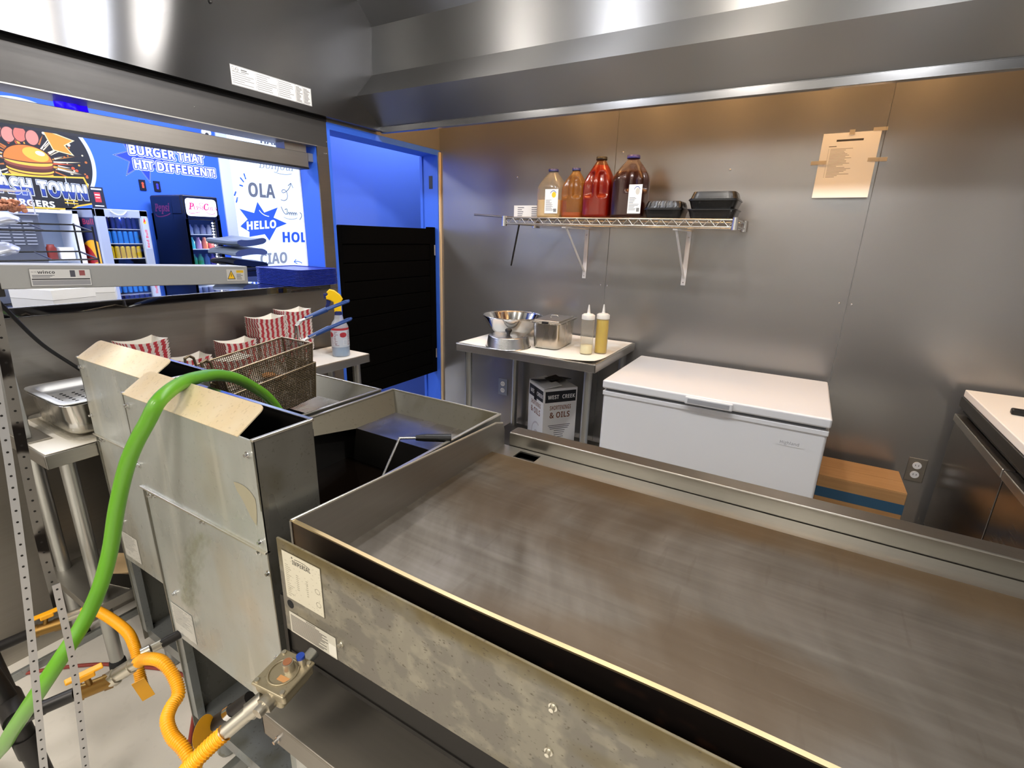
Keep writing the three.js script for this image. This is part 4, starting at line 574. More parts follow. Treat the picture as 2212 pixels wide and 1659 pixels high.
{ // oil carton under the table
  const t = thing('oil_carton', 'white cooking oil carton with a black band and an open flap', 'carton'), a = 0.212 / 2, h = 0.40;
  const face = (left) => canvasTex(384, 614, (g, w, H) => { g.fillStyle = '#e9e9ea'; g.fillRect(0, 0, w, H); g.fillStyle = '#15171d'; g.fillRect(14, 22, w - 28, 104); g.fillStyle = '#f4f4f4'; g.font = 'bold 50px sans-serif'; g.fillText('WEST', 44, 94); g.fillText('CREEK', 208, 94); g.fillStyle = '#6b4a34'; g.font = 'bold 40px sans-serif'; g.fillText('✦', 172, 90); g.fillStyle = '#7b4a32'; g.font = 'bold 50px sans-serif'; g.save(); g.translate(70, 196); g.scale(0.72, 1.1); g.fillText('SHORTENINGS', 0, 0); g.restore(); g.font = 'bold 76px sans-serif'; g.fillText('& OILS', 70, 272); if (left) { g.strokeStyle = '#c9c4c6'; g.lineWidth = 16; g.beginPath(); g.arc(230, 470, 120, 2.6, 5.2); g.stroke(); g.beginPath(); g.arc(230, 500, 70, 2.8, 5.4); g.stroke(); } else { g.fillStyle = '#55565c'; for (let k = 0; k < 3; k++) g.fillRect(60 + k * 12, 340 + k * 16, 260 - k * 24, 6); for (let k = 0; k < 10; k++) g.fillRect(130 + 20 * rnd(), 392 + k * 20, 70 + 60 * rnd(), 6); } });
  mesh('carton_body', B(-a, a, 0, h, -a, a, 0.002), paint(0xe4e4e4, 0.7), t);
  mesh('front_print', slabZ(a, -a + 0.001, a - 0.001, 0.001, h - 0.001, 0.0008), printed(face(false), 0.6), t);
  const l = slabZ(a, -a + 0.001, a - 0.001, 0.001, h - 0.001, 0.0008); l.rotateY(-Math.PI / 2); mesh('side_print', l, printed(face(true), 0.6), t);
  mesh('spout_hole', B(-a - 0.0012, -a + 0.03, h - 0.10, h - 0.02, -0.03, 0.012, 0.003), MAT.blackMatte, t);
  const f = B(-a, a, 0, 0.003, 0, 0.13); f.rotateX(-0.18); f.translate(0, h + 0.001, -a + 0.002); mesh('flap', f, MAT.black, t); const f2 = B(0, 0.11, 0, 0.003, -a, a); f2.rotateZ(0.12); f2.translate(-a, h + 0.002, 0); mesh('flap', f2, MAT.whitePaint, t); const f3 = B(-0.07, 0.03, 0, 0.004, -0.05, 0.05); f3.rotateZ(0.2); f3.translate(0.02, h + 0.02, -0.02); mesh('torn_liner', f3, paint(0x2a2320, 0.5), t);
  t.position.set(1.025, 0.2805, 0.256); t.rotation.y = 0.9;
}
// ---------- chest freezer ----------
{
  const t = thing('chest_freezer', 'white chest freezer standing against the steel wall', 'freezer'), x0 = 1.472, x1 = 2.38, z0 = 0.075, z1 = 0.668, w = paint(0xdfe1e4, 0.32);
  mesh('cabinet', B(x0 + 0.004, x1 - 0.004, 0.03, 0.826, z0, z1, 0.012), w, t); mesh('gasket', B(x0 + 0.014, x1 - 0.014, 0.824, 0.838, z0 + 0.01, z1 - 0.01), paint(0x6c6e72, 0.7), t);
  mesh('trim_band', B(x0 + 0.002, x1 - 0.002, 0.804, 0.826, z0 - 0.001, z1 + 0.004, 0.004), w, t);
  const lid = mesh('lid', B(x0, x1, 0.838, 0.878, z0 - 0.01, z1 + 0.012, 0.009), w, t);
  mesh('handle', M(B(1.845, 2.035, 0.8385, 0.872, z1 + 0.011, z1 + 0.024, 0.006)), w, lid); mesh('handle_recess', B(1.857, 2.023, 0.846, 0.864, z1 + 0.0235, z1 + 0.0248, 0.0004), paint(0x9fa1a6, 0.5), lid);
  const lg = canvasTex(256, 64, (g, W, H) => { g.fillStyle = '#dfe1e4'; g.fillRect(0, 0, W, H); g.fillStyle = '#84868b'; g.font = '46px sans-serif'; g.fillText('Highland', 20, 46); }); mesh('emblem', slabZ(z1, 2.215, 2.31, 0.735, 0.759, 0.001), printed(lg, 0.32), t);
  for (const [x, z] of [[x0 + 0.06, z0 + 0.06], [x1 - 0.06, z0 + 0.06], [x0 + 0.06, z1 - 0.06], [x1 - 0.06, z1 - 0.06]]) mesh('foot', cyl(0.025, 0.02, [x, 0, z], [x, 0.031, z]), MAT.rubber, t);
}
{ // cardboard boxes
  const card = dataTex(256, 256, (u, v) => { const n = fbm(u, v, 4, 90, 2, 91), d = sm(0.55, 0.8, fbm(u, v, 5, 5, 4, 95)); return mix([0.70, 0.54, 0.35], [0.62, 0.46, 0.29], 0.6 * n + 0.3 * d); }, true, [1.5, 1.5]);
  MAT.card = new THREE.MeshStandardMaterial({ map: card, roughness: 0.8 });
  for (const [y0, y1, l, top] of [[0, 0.25, 'lower brown cardboard box standing on the floor beside the freezer', 0], [0.2505, 0.5, 'upper brown cardboard box with a blue band beside the freezer', 1]]) {
    const t = thing('cardboard_box', l, 'box'); mesh('carton', B(2.405, 2.73, y0, y1, 0.065, 0.315, 0.003), MAT.card, t);
    if (top) { mesh('blue_band', B(2.4045, 2.7305, y1 - 0.10, y1 - 0.052, 0.0645, 0.3155), paint(0x24506f, 0.7), t); mesh('sticker', B(2.60, 2.66, y1 - 0.165, y1 - 0.135, 0.3152, 0.316), MAT.paper, t); mesh('lid_flap', B(2.406, 2.729, y1, y1 + 0.003, 0.066, 0.19), MAT.card, t); mesh('lid_flap', B(2.406, 2.729, y1, y1 + 0.003, 0.192, 0.314), MAT.card, t); }
  }
}
// ---------- prep refrigerator ----------
{
  const t = thing('prep_refrigerator', 'dark steel prep refrigerator with a white cutting board top', 'refrigerator'), x0 = 2.862, z0 = 0.07, z1 = 1.39, ds = steel(0x8a8784, 0.28);
  mesh('cabinet', B(x0 + 0.035, 3.58, 0.12, 0.855, z0, z1, 0.003), MAT.steelDark, t); mesh('worktop', B(x0 + 0.004, 3.58, 0.855, 0.900, z0 - 0.005, z1, 0.004), MAT.steelDark, t); mesh('gasket_line', B(x0 + 0.02, x0 + 0.036, 0.835, 0.8545, z0 + 0.01, z1 - 0.01), MAT.black, t);
  mesh('raised_rail', B(3.16, 3.56, 0.9, 1.02, z0, z1, 0.006), MAT.steelDull, t);
  for (const [a, b] of [[z0 + 0.005, 0.715], [0.725, 1.385]]) { const d = mesh('door', B(x0 + 0.004, x0 + 0.034, 0.14, 0.79, a, b, 0.003), ds, t); const hg = extX([[0, 0], [0.001, 0]], 0, 0.1); mesh('door_pull', M(B(x0 - 0.004, x0 + 0.03, 0.79, 0.822, a, b, 0.004)), MAT.steel, d); }
  for (const [x, z] of [[2.95, 0.15], [3.5, 0.15], [2.95, 1.3], [3.5, 1.3]]) { const s = cyl(0.05, 0.05, [x - 0.015, 0.05, z], [x + 0.015, 0.05, z]); mesh('caster', M(s, B(x - 0.03, x + 0.03, 0.09, 0.121, z - 0.03, z + 0.03)), MAT.rubber, t); }
  one('cutting_board', B(x0 + 0.008, 3.14, 0.9005, 0.931, z0 + 0.002, z1 - 0.02, 0.004), MAT.board, 'long white cutting board on the prep refrigerator', 'cutting board');
  const k = thing('knife', 'black handled knife lying on the white cutting board', 'knife'); mesh('handle', B(-0.06, 0.06, 0, 0.022, -0.014, 0.014, 0.006), MAT.black, k); mesh('blade', ext([[0.055, -0.012], [0.24, -0.012], [0.2, 0.012], [0.055, 0.014]], 0.002), MAT.chrome, k); k.children[1].rotation.x = -Math.PI / 2; k.children[1].position.y = 0.008; k.position.set(2.99, 0.9312, 0.40); k.rotation.y = -0.1;
}
{ // notice on the wall
  const pr = canvasTex(512, 660, (g, w, h) => { g.fillStyle = '#ece8df'; g.fillRect(0, 0, w, h); g.fillStyle = '#3c3a38'; g.fillRect(130, 66, 240, 20); g.fillStyle = '#6f6c68'; g.fillRect(70, 128, 70, 9); for (let k = 0; k < 22; k++) { g.fillStyle = '#8a8680'; g.fillRect(70, 156 + k * 13.5, 8, 4); g.fillRect(90, 156 + k * 13.5, 70 + 150 * rnd(), 5); } });
  const g = new THREE.BoxGeometry(0.212, 0.268, 0.0006, 12, 12, 1), p = g.attributes.position; for (let i = 0; i < p.count; i++) { const y = p.getY(i); p.setZ(i, p.getZ(i) + 0.0035 + 0.012 * Math.max(0, -y / 0.134) ** 2 + 0.002 * Math.sin(p.getX(i) * 25)); } g.computeVertexNormals();
  const t = thing('paper_notice', 'white printed paper notice taped on the steel wall', 'notice'); const m = mesh('sheet', g, [MAT.paper, MAT.paper, MAT.paper, MAT.paper, printed(pr, 0.75), MAT.paper], t); t.position.set(2.27, 1.843, 0.001);
  const tp = new THREE.MeshPhysicalMaterial({ color: 0xe9dfc8, transmission: 0.6, roughness: 0.35, thickness: 0 }); for (const [x, y, w, h] of [[0, 0.134, 0.02, 0.02], [-0.106, 0.015, 0.06, 0.016], [0.112, 0.02, 0.07, 0.016], [0.10, 0.14, 0.05, 0.014]]) mesh('tape', B(x - w / 2, x + w / 2, y - h / 2, y + h / 2, 0.0055, 0.006), tp, t);
}
for (const [x, l] of [[0.529, 'white duplex power outlet under the corner prep table'], [2.80, 'duplex power outlet near the prep refrigerator corner']]) {
  const t = thing('power_outlet', l, 'outlet'); mesh('plate', B(x - 0.035, x + 0.035, 0.447, 0.563, 0.0005, 0.006, 0.002), x < 1 ? paint(0x9aa0a8, 0.3, { metalness: 0.7 }) : MAT.steelDull, t); for (const y of [0.482, 0.528]) { const g = cyl(0.017, 0.017, [x, y, 0.005], [x, y, 0.009], 20); const s = mesh('socket', g, MAT.white, t); for (const d of [-0.006, 0.006]) mesh('slot', B(x + d - 0.001, x + d + 0.001, y - 0.003, y + 0.005, 0.0088, 0.0094), MAT.black, s); }
}
// ---------- steel tables under the serving window ----------
const nt = workTable('fry_station_table', 'steel table with undershelf holding the perforated pan and heat lamp', 0.02, 0.42, 1.76, 2.345, 0.862, 0.31, [[0.075, 2.285], [0.365, 2.285], [0.075, 1.82], [0.365, 1.82]]);
const ft = workTable('narrow_table', 'narrow steel table holding the striped paper trays and spray bottle', 0.02, 0.315, 1.0, 1.755, 0.895, 0, [[0.06, 1.05], [0.265, 1.05], [0.06, 1.70], [0.265, 1.70]]);
one('paper_liner', B(0.03, 0.312, 0.8952, 0.8966, 1.004, 1.75), MAT.liner, 'white paper liner covering the narrow table', 'paper liner');
{ const g = new THREE.BoxGeometry(0.385, 0.0016, 0.57, 20, 1, 20), p = g.attributes.position; for (let i = 0; i < p.count; i++) p.setY(i, p.getY(i) + 0.0009 * Math.sin(p.getX(i) * 31) * Math.sin(p.getZ(i) * 27)); g.computeVertexNormals(); one('paper_liner', metric(g.toNonIndexed()), MAT.liner, 'white paper liner under the perforated pan', 'paper liner').position.set(0.222, 0.8642, 2.055); }
{ const g = new THREE.BoxGeometry(0.16, 0.001, 0.12, 8, 1, 8), p = g.attributes.position; for (let i = 0; i < p.count; i++) p.setY(i, p.getY(i) + 0.25 * Math.max(0, p.getX(i) - 0.02) ** 1.4 + 0.003 * Math.sin(p.getZ(i) * 50)); g.computeVertexNormals(); const m = one('paper_scrap', g.toNonIndexed(), paint(0xb59a72, 0.8), 'bent brown paper scrap on the table undershelf', 'paper scrap'); m.position.set(0.22, 0.3125, 2.16); m.rotation.y = 0.6; const f = one('foil_sheet', B(-0.08, 0.08, 0, 0.002, -0.04, 0.04), MAT.chrome, 'folded foil sheet on the table undershelf', 'foil'); f.position.set(0.30, 0.3102, 2.2); f.rotation.y = 0.3; }
// striped paper food trays, nested in stacks
{
  const stripe = canvasTex(256, 64, (g, w, h) => { g.fillStyle = '#e6dcd4'; g.fillRect(0, 0, w, h); g.fillStyle = '#c23a44'; for (let k = 0; k < 5; k++) g.fillRect(14 + k * 50, 0, 25, h); g.fillStyle = 'rgba(230,220,212,0.35)'; for (let k = 0; k < 220; k++) g.fillRect(rnd() * w, rnd() * h, 2, 2); });
  const outM = new THREE.MeshStandardMaterial({ map: stripe, roughness: 0.75, side: THREE.DoubleSide }), inM = new THREE.MeshStandardMaterial({ color: 0xe9e3d6, roughness: 0.8, side: THREE.DoubleSide });
  // one wall strip around the base: corners flare, long sides dip in the middle
  function boat(off, bw = 0.098, bd = 0.062, tw = 0.138, td = 0.098, h = 0.052) {
    const pos = [], uv = [], n = 10; const P = (a, b, t) => [a[0] + (b[0] - a[0]) * t, a[1] + (b[1] - a[1]) * t];
    const bc = [[-bw / 2, bd / 2], [bw / 2, bd / 2], [bw / 2, -bd / 2], [-bw / 2, -bd / 2]], tc = [[-tw / 2, td / 2], [tw / 2, td / 2], [tw / 2, -td / 2], [-tw / 2, -td / 2]];
    for (let s = 0; s < 4; s++) for (let i = 0; i < n; i++) {
      const q = [i / n, (i + 1) / n].map((t) => { const b = P(bc[s], bc[(s + 1) % 4], t), c = P(tc[s], tc[(s + 1) % 4], t), dip = (s % 2 ? 0.004 : 0.011) * (4 * t * (1 - t)), k = (h - dip) / h; const tp = [b[0] + (c[0] - b[0]) * k, b[1] + (c[1] - b[1]) * k]; const o = off; return { b: [b[0] * (1 - o), o * 0.02, b[1] * (1 - o)], t: [tp[0] * (1 - o), h - dip, tp[1] * (1 - o)], u: t }; });
      const V = (x, k) => { pos.push(...x.slice(0, 3)); uv.push(k[0], k[1]); };
      V(q[0].b, [q[0].u, 0]); V(q[1].b, [q[1].u, 0]); V(q[1].t, [q[1].u, 1]); V(q[0].b, [q[0].u, 0]); V(q[1].t, [q[1].u, 1]); V(q[0].t, [q[0].u, 1]);
    }
    const y = off * 0.02 + 0.0004, z = bc.map(([a, b]) => [a * (1 - off), y, b * (1 - off)]); for (const k of [0, 1, 2, 0, 2, 3]) { pos.push(...z[k]); uv.push(0, 0); }
    const g = new THREE.BufferGeometry(); g.setAttribute('position', new THREE.Float32BufferAttribute(pos, 3)); g.setAttribute('uv', new THREE.Float32BufferAttribute(uv, 2)); g.computeVertexNormals(); return g;
  }
  const outG = boat(0), inG = boat(0.02);
  // z, x, number, turn, what it is
  const stacks = [[1.945, 0.15, 20, 0.12, 'stack nearest the perforated pan'], [1.80, 0.16, 11, -0.05, 'low stack second from the perforated pan'], [1.685, 0.25, 7, 0.05, 'lowest stack behind the fry baskets'], [1.575, 0.11, 10, -0.04, 'stack beside the tallest pair'], [1.43, 0.12, 22, 0.03, 'tall stack left of the tallest one'], [1.285, 0.115, 24, -0.06, 'tallest stack nearest the spray bottle']];
  const spotY = (z) => (z > 1.75 ? 0.8662 : 0.8985);
  stacks.forEach(([z, x, n, r, s], k) => { const sp = (k === 2 ? 0.009 : k < 4 ? 0.0098 : 0.0083); for (let i = 0; i < n; i++) { const top = i === n - 1, t = thing('paper_food_tray', top ? `topmost red striped paper food tray of the ${s}` : `red striped paper food tray nested in the ${s}`, 'food tray', 'nested red striped paper food trays'); mesh('striped_wall', outG, outM, t); if (top) mesh('lining', inG, inM, t); t.position.set(x + 0.001 * Math.sin(i * 3), spotY(z) + i * sp, z + 0.001 * Math.cos(i * 2)); t.rotation.y = Math.PI / 2 + r + 0.02 * Math.sin(i * 1.9); } });
}
{ // spray bottle
  const t = thing('spray_bottle', 'spray bottle of blue cleaner with a yellow trigger head', 'spray bottle'); const r = 0.043;
  mesh('bottle', lathe([[0, 0], [r - 0.004, 0], [r, 0.005], [r, 0.12], [r - 0.001, 0.15], [0.033, 0.172], [0.022, 0.185], [0.02, 0.2], [0.017, 0.212]], 32), new THREE.MeshPhysicalMaterial({ color: 0xf2f4f8, transmission: 0.7, roughness: 0.25, thickness: 0, ior: 1.35 }), t);
  mesh('cleaner', lathe([[0, 0.003], [r - 0.004, 0.004], [r - 0.003, 0.008], [r - 0.003, 0.075], [0, 0.075]], 28), new THREE.MeshPhysicalMaterial({ color: 0x3fa0d0, roughness: 0.15, transmission: 0.4, thickness: 0 }), t);
  const lab = canvasTex(512, 256, (g, w, h) => { g.fillStyle = '#dfe6ee'; g.fillRect(0, 0, w, h); g.fillStyle = '#c63b44'; g.fillRect(0, 0, w, 30); for (let k = 0; k < 4; k++) { g.beginPath(); g.arc(30 + k * 128, 90, 34, 0, 7); g.fill(); } g.fillStyle = '#8b3b46'; for (let k = 0; k < 60; k++) g.fillRect((k % 4) * 128 + 70 + 10 * rnd(), 46 + (k >> 2) * 13, 36 * rnd() + 6, 5); g.strokeStyle = '#f6f8fa'; g.lineWidth = 6; for (let k = 0; k < 4; k++) g.strokeRect(28 + k * 128, 158, 40, 66); });
  mesh('label', new THREE.CylinderGeometry(r + 0.0006, r + 0.0006, 0.095, 32, 1, true).translate(0, 0.098, 0).toNonIndexed(), new THREE.MeshPhysicalMaterial({ map: lab, roughness: 0.4, transmission: 0.35, thickness: 0 }), t);
  mesh('collar', cyl(0.0185, 0.017, [0, 0.207, 0], [0, 0.226, 0], 22), MAT.navy, t);
  const hd = ext([[-0.014, 0.226], [0.012, 0.226], [0.013, 0.272], [0.021, 0.285], [0.012, 0.303], [-0.012, 0.323], [-0.032, 0.328], [-0.042, 0.318], [-0.036, 0.306], [-0.05, 0.298], [-0.048, 0.288], [-0.03, 0.282], [-0.015, 0.272]], 0.016, 0.004); hd.translate(0, 0, -0.008); mesh('spray_head', hd, paint(0xf6c70c, 0.35), t);
  const tr = ext([[-0.048, 0.288], [-0.034, 0.285], [-0.034, 0.27], [-0.045, 0.24], [-0.056, 0.234], [-0.062, 0.238], [-0.05, 0.262]], 0.01, 0.002); tr.translate(0, 0, -0.005); mesh('trigger', tr, MAT.navy, t); mesh('nozzle', M(B(-0.062, -0.044, 0.288, 0.312, -0.011, 0.011, 0.003)), MAT.navy, t);
  t.position.set(0.235, 0.8972, 1.115); t.rotation.y = 0.86;
}
// ---------- heat lamp with perforated pan ----------
{
  const t = thing('heat_lamp', 'white overhead heat lamp on a grey post beside the serving window', 'heat lamp'), hx = 0.29, tilt = (g) => { g.translate(0, -1.34, -1.955); g.rotateX(-0.041); g.translate(0, 1.340, 1.955); return g; };
  mesh('head', tilt(B(hx - 0.10, hx + 0.012, 1.306, 1.373, 1.60, 2.31, 0.003)), paint(0x92928f, 0.45), t); mesh('lamp_slot', tilt(B(hx - 0.085, hx - 0.005, 1.3045, 1.307, 1.63, 2.28)), MAT.steelDark, t);
  const l1 = canvasTex(512, 208, (g, w, h) => { g.fillStyle = '#c3c2be'; g.fillRect(0, 0, w, h); g.strokeStyle = '#6b6b6b'; g.lineWidth = 5; g.strokeRect(3, 3, w - 6, h - 6); g.fillStyle = '#1e1e20'; g.font = 'bold 50px sans-serif'; g.fillText('winco', 66, 58); g.fillStyle = '#77777a'; g.font = 'bold 44px sans-serif'; g.fillText('~~', 14, 54); g.fillStyle = '#55565a'; for (let k = 0; k < 3; k++) g.fillRect(20, 74 + k * 12, 180 - k * 20, 6); g.fillStyle = '#2b2b2d'; g.fillRect(14, 116, w - 28, 14); g.fillStyle = '#8a8a8c'; g.fillRect(14, 136, w - 28, 58); g.fillStyle = '#4a4a52'; g.fillRect(330, 18, 44, 80); g.fillStyle = '#8a4a4a'; g.fillRect(410, 18, 50, 64); });
  mesh('rating_plate', tilt(slabX(hx + 0.012, 2.248, 2.105, 1.312, 1.362, 0.001)), printed(l1, 0.4), t);
  const l2 = canvasTex(256, 128, (g, w, h) => { g.fillStyle = '#b9b6ae'; g.fillRect(0, 0, w, h); g.fillStyle = '#e2b21c'; g.beginPath(); g.moveTo(66, 16); g.lineTo(118, 106); g.lineTo(14, 106); g.closePath(); g.fill(); g.strokeStyle = '#222'; g.lineWidth = 7; g.stroke(); g.fillStyle = '#222'; g.fillRect(62, 46, 8, 34); g.fillStyle = '#c9a21c'; g.fillRect(140, 10, 104, 28); g.fillStyle = '#55544f'; for (let k = 0; k < 5; k++) g.fillRect(140, 50 + k * 14, 60 + 40 * rnd(), 6); });
  mesh('warning_label', tilt(slabX(hx + 0.012, 1.685, 1.615, 1.318, 1.361, 0.001)), printed(l2, 0.4), t);
  mesh('post', B(hx - 0.135, hx - 0.035, 0.872, 1.32, 2.318, 2.345, 0.004), paint(0x9fa1a0, 0.35, { metalness: 0.7 }), t); mesh('post_bracket', M(B(hx - 0.14, hx + 0.01, 1.30, 1.34, 2.305, 2.36, 0.003), cyl(0.012, 0.012, [hx - 0.02, 1.33, 2.34], [hx + 0.03, 1.33, 2.34])), MAT.iron, t); mesh('base_plate', B(hx - 0.2, hx + 0.0, 0.8662, 0.872, 2.285, 2.343, 0.002), MAT.steelDull, t);
  mesh('power_cord', tube([[0.20, 1.30, 2.31], [0.14, 1.24, 2.27], [0.10, 1.12, 2.20], [0.06, 1.0, 2.10], [0.04, 0.93, 2.06], [0.035, 0.88, 2.05]], 0.006, 40, 8), MAT.rubber, t);
  const p = thing('perforated_pan', 'shallow perforated steel pan set in a deeper pan', 'pan'), pm = new THREE.MeshStandardMaterial({ color: 0xc6c4bf, metalness: 1, roughness: 0.3, roughnessMap: scuffRough });
  mesh('deep_pan', hotelPan(0.29, 0.245, 0.10, 0.012, 0.002), pm, p);
  const ins = hotelPan(0.275, 0.23, 0.03, 0.02, 0.002); ins.translate(0, 0.076, 0); const im = mesh('insert', ins, new THREE.MeshStandardMaterial({ color: 0xc9c8c4, metalness: 0.9, roughness: 0.5 }), p); const holes = []; for (let i = -4; i <= 4; i++) for (let j = -3; j <= 3; j++) { const q = new THREE.CylinderGeometry(0.005, 0.005, 0.0008, 10).toNonIndexed(); q.translate(i * 0.024 + (j & 1) * 0.012, 0.0795, j * 0.028); holes.push(q); } const hm = mesh('drain_holes', M(holes), MAT.blackMatte, im); hm.userData.kind = 'stuff';
  p.position.set(0.255, 0.884, 2.145);
  const lid = thing('clear_tray_cover', 'clear plastic tray cover lying under the perforated pan', 'tray cover'); mesh('lid_shell', hotelPan(0.33, 0.24, 0.016, 0.02, 0.0015), new THREE.MeshPhysicalMaterial({ color: 0xf4f2ec, transmission: 0.9, roughness: 0.12, thickness: 0, ior: 1.4, clearcoat: 0.5 }), lid); lid.position.set(0.24, 0.8662, 2.14);
}
// ---------- fryers ----------
const bolt = (x, y, z) => { const g = M(cyl(0.0065, 0.0065, [x, y, z], [x, y, z + 0.003], 12), cyl(0.0042, 0.0036, [x, y, z + 0.003], [x, y, z + 0.0085], 6)); return g; };
const panelTone = dataTex(512, 512, (u, v) => { const n = fbm(u, v, 4, 5, 5, 101), d = sm(0.58, 0.78, fbm(u, v, 5, 3, 4, 107)), s = sm(0.78, 0.84, fbm(u, v, 130, 130, 2, 109)), w = sm(0.55, 0.8, fbm(u, v, 24, 3, 3, 113)); return mix(mix(mix([0.72, 0.73, 0.71], [0.62, 0.63, 0.60], n), [0.64, 0.59, 0.49], 0.35 * d), [0.85, 0.84, 0.78], 0.25 * w).map((c) => c * (1 - 0.05 * s)); }, true, [1.3, 1.3]);
MAT.fryerBack = new THREE.MeshStandardMaterial({ map: panelTone, metalness: 0.45, roughness: 0.48, roughnessMap: scuffRough });
MAT.fryerSide = new THREE.MeshStandardMaterial({ color: 0x8a8a84, map: grimeTone, metalness: 0.7, roughness: 0.45, roughnessMap: scuffRough });
const toast = dataTex(256, 256, (u, v) => { const n = fbm(u, v, 4, 4, 4, 121), s = sm(0.72, 0.8, fbm(u, v, 70, 70, 2, 127)); return mix(mix([0.90, 0.85, 0.74], [0.85, 0.75, 0.56], n), [0.5, 0.42, 0.3], 0.15 * s); }, true, [3, 3]);
MAT.deflector = new THREE.MeshStandardMaterial({ map: toast, metalness: 0.3, roughness: 0.5 });
MAT.rimEdge = new THREE.MeshStandardMaterial({ color: 0xd8d4c6, metalness: 0.9, roughness: 0.3 });
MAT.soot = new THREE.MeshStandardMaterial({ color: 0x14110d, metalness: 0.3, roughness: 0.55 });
MAT.oil = new THREE.MeshPhysicalMaterial({ color: 0x0c0704, roughness: 0.08, clearcoat: 0.5 });
function fryer(label, x0, x1, zf, zb, rightGap) {
  const t = thing('deep_fryer', label, 'fryer', 'deep fryers'), yR = 0.92, yF = 1.13, zF = zb - 0.13, s = 0.004;
  mesh('back_panel', B(x0 + 0.004, x1 - 0.004, 0.45, 0.90, zb - 0.012, zb - 0.008), MAT.fryerBack, t);
  mesh('flue_back', M(B(x0, x1, 0.895, yF, zb - 0.006, zb - 0.002, 0.001)), MAT.fryerBack, t);
  mesh('flue_fold', B(x0, x1, 0.892, 0.897, zb - 0.009, zb + 0.003, 0.001), MAT.rimEdge, t);
  for (const x of [x0, x1 - s]) {
    mesh('side_panel', extX([[zb - 0.008, 0.12], [zb - 0.001, yF], [zF, yF], [zF, yR], [zf, yR], [zf, 0.12]], x, x + s), MAT.fryerSide, t);
    mesh('side_rim', M(B(x - 0.002, x + s + 0.002, yF - 0.001, yF + 0.004, zF, zb, 0.001), B(x - 0.003, x + s + 0.003, yR - 0.001, yR + 0.004, zf, zF, 0.001)), MAT.rimEdge, t);
  }
  mesh('flue_front', B(x0 + s, x1 - s, 0.70, yF, zF, zF + s), MAT.soot, t); mesh('flue_front_rim', B(x0, x1, yF - 0.002, yF + 0.005, zF - 0.004, zF + 0.006, 0.001), MAT.chrome, t);
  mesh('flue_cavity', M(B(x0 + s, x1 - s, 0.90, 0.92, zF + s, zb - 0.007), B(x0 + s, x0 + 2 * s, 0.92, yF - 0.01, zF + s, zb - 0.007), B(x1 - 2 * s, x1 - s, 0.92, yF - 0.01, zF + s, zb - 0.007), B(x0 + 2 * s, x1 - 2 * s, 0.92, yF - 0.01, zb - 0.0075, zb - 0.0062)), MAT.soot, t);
  { // bent deflector lying over the flue mouth
    const sh = new THREE.Shape(), W = x1 - x0 - rightGap, Hh = 0.075, r = 0.018; sh.moveTo(0, 0); sh.lineTo(W, 0); sh.lineTo(W, Hh - r); sh.quadraticCurveTo(W, Hh, W - r, Hh); sh.lineTo(r, Hh); sh.quadraticCurveTo(0, Hh, 0, Hh - r); sh.closePath();
    const g = new THREE.ExtrudeGeometry(sh, { depth: 0.0025, bevelEnabled: false }); const m = metric(g); m.rotateX(-0.98); m.translate(x0, yF - 0.002, zb - 0.002); mesh('flue_deflector', m, MAT.deflector, t);
  }
  // basin: sloping drain shelf, tank walls, oil
  const xi0 = x0 + 0.075, xi1 = x1 - 0.075, zt = 1.70;
  mesh('basin_wall', M(sheetQ([x0 + s, yR, zf + 0.004], [x0 + s, yR, zF], [xi0, 0.86, zt], [xi0, 0.86, zf + 0.07]), sheetQ([x1 - s, yR, zF], [x1 - s, yR, zf + 0.004], [xi1, 0.86, zf + 0.07], [xi1, 0.86, zt]), sheetQ([x1 - s, yR, zf + 0.004], [x0 + s, yR, zf + 0.004], [xi0, 0.86, zf + 0.07], [xi1, 0.86, zf + 0.07])), MAT.tankSteel, t);
  mesh('drain_shelf', B(xi0, xi1, 0.857, 0.861, zf + 0.07, zt), MAT.drainSteel, t);
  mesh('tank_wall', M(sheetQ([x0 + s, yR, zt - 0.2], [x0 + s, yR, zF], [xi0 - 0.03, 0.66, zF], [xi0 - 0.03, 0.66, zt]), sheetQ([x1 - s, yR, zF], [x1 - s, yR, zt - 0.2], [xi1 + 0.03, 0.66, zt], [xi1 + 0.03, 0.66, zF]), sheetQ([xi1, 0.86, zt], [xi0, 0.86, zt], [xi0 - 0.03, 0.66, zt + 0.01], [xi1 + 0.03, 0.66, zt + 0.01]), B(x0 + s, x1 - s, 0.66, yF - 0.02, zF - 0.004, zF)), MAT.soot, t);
  mesh('cooking_oil', B(x0 + s, x1 - s, 0.70, 0.745, zt + 0.004, zF - 0.005), MAT.oil, t);
  mesh('front_rim', B(x0, x1, yR - 0.002, yR + 0.004, zf, zf + 0.006, 0.001), MAT.rimEdge, t);
  mesh('front_panel', B(x0 + s, x1 - s, 0.12, yR - 0.003, zf + 0.001, zf + 0.005), MAT.steel, t);
  mesh('base_frame', M(B(x0 + s, x1 - s, 0.12, 0.16, zf + 0.006, zb - 0.02), B(x0 + s, x0 + 0.03, 0.16, 0.45, zb - 0.03, zb - 0.01), B(x1 - 0.03, x1 - s, 0.16, 0.45, zb - 0.03, zb - 0.01)), MAT.galv, t);
  mesh('burner_box', B(x0 + 0.03, x1 - 0.03, 0.16, 0.65, zf + 0.01, zb - 0.20), MAT.soot, t);
  for (const [x, z] of [[x0 + 0.05, zf + 0.06], [x1 - 0.05, zf + 0.06], [x0 + 0.05, zb - 0.06], [x1 - 0.05, zb - 0.06]]) mesh('leg', lathe([[0, 0], [0.022, 0], [0.026, 0.01], [0.02, 0.03], [0.02, 0.12], [0, 0.12]], 16, [x, 0, z]), MAT.galv, t);
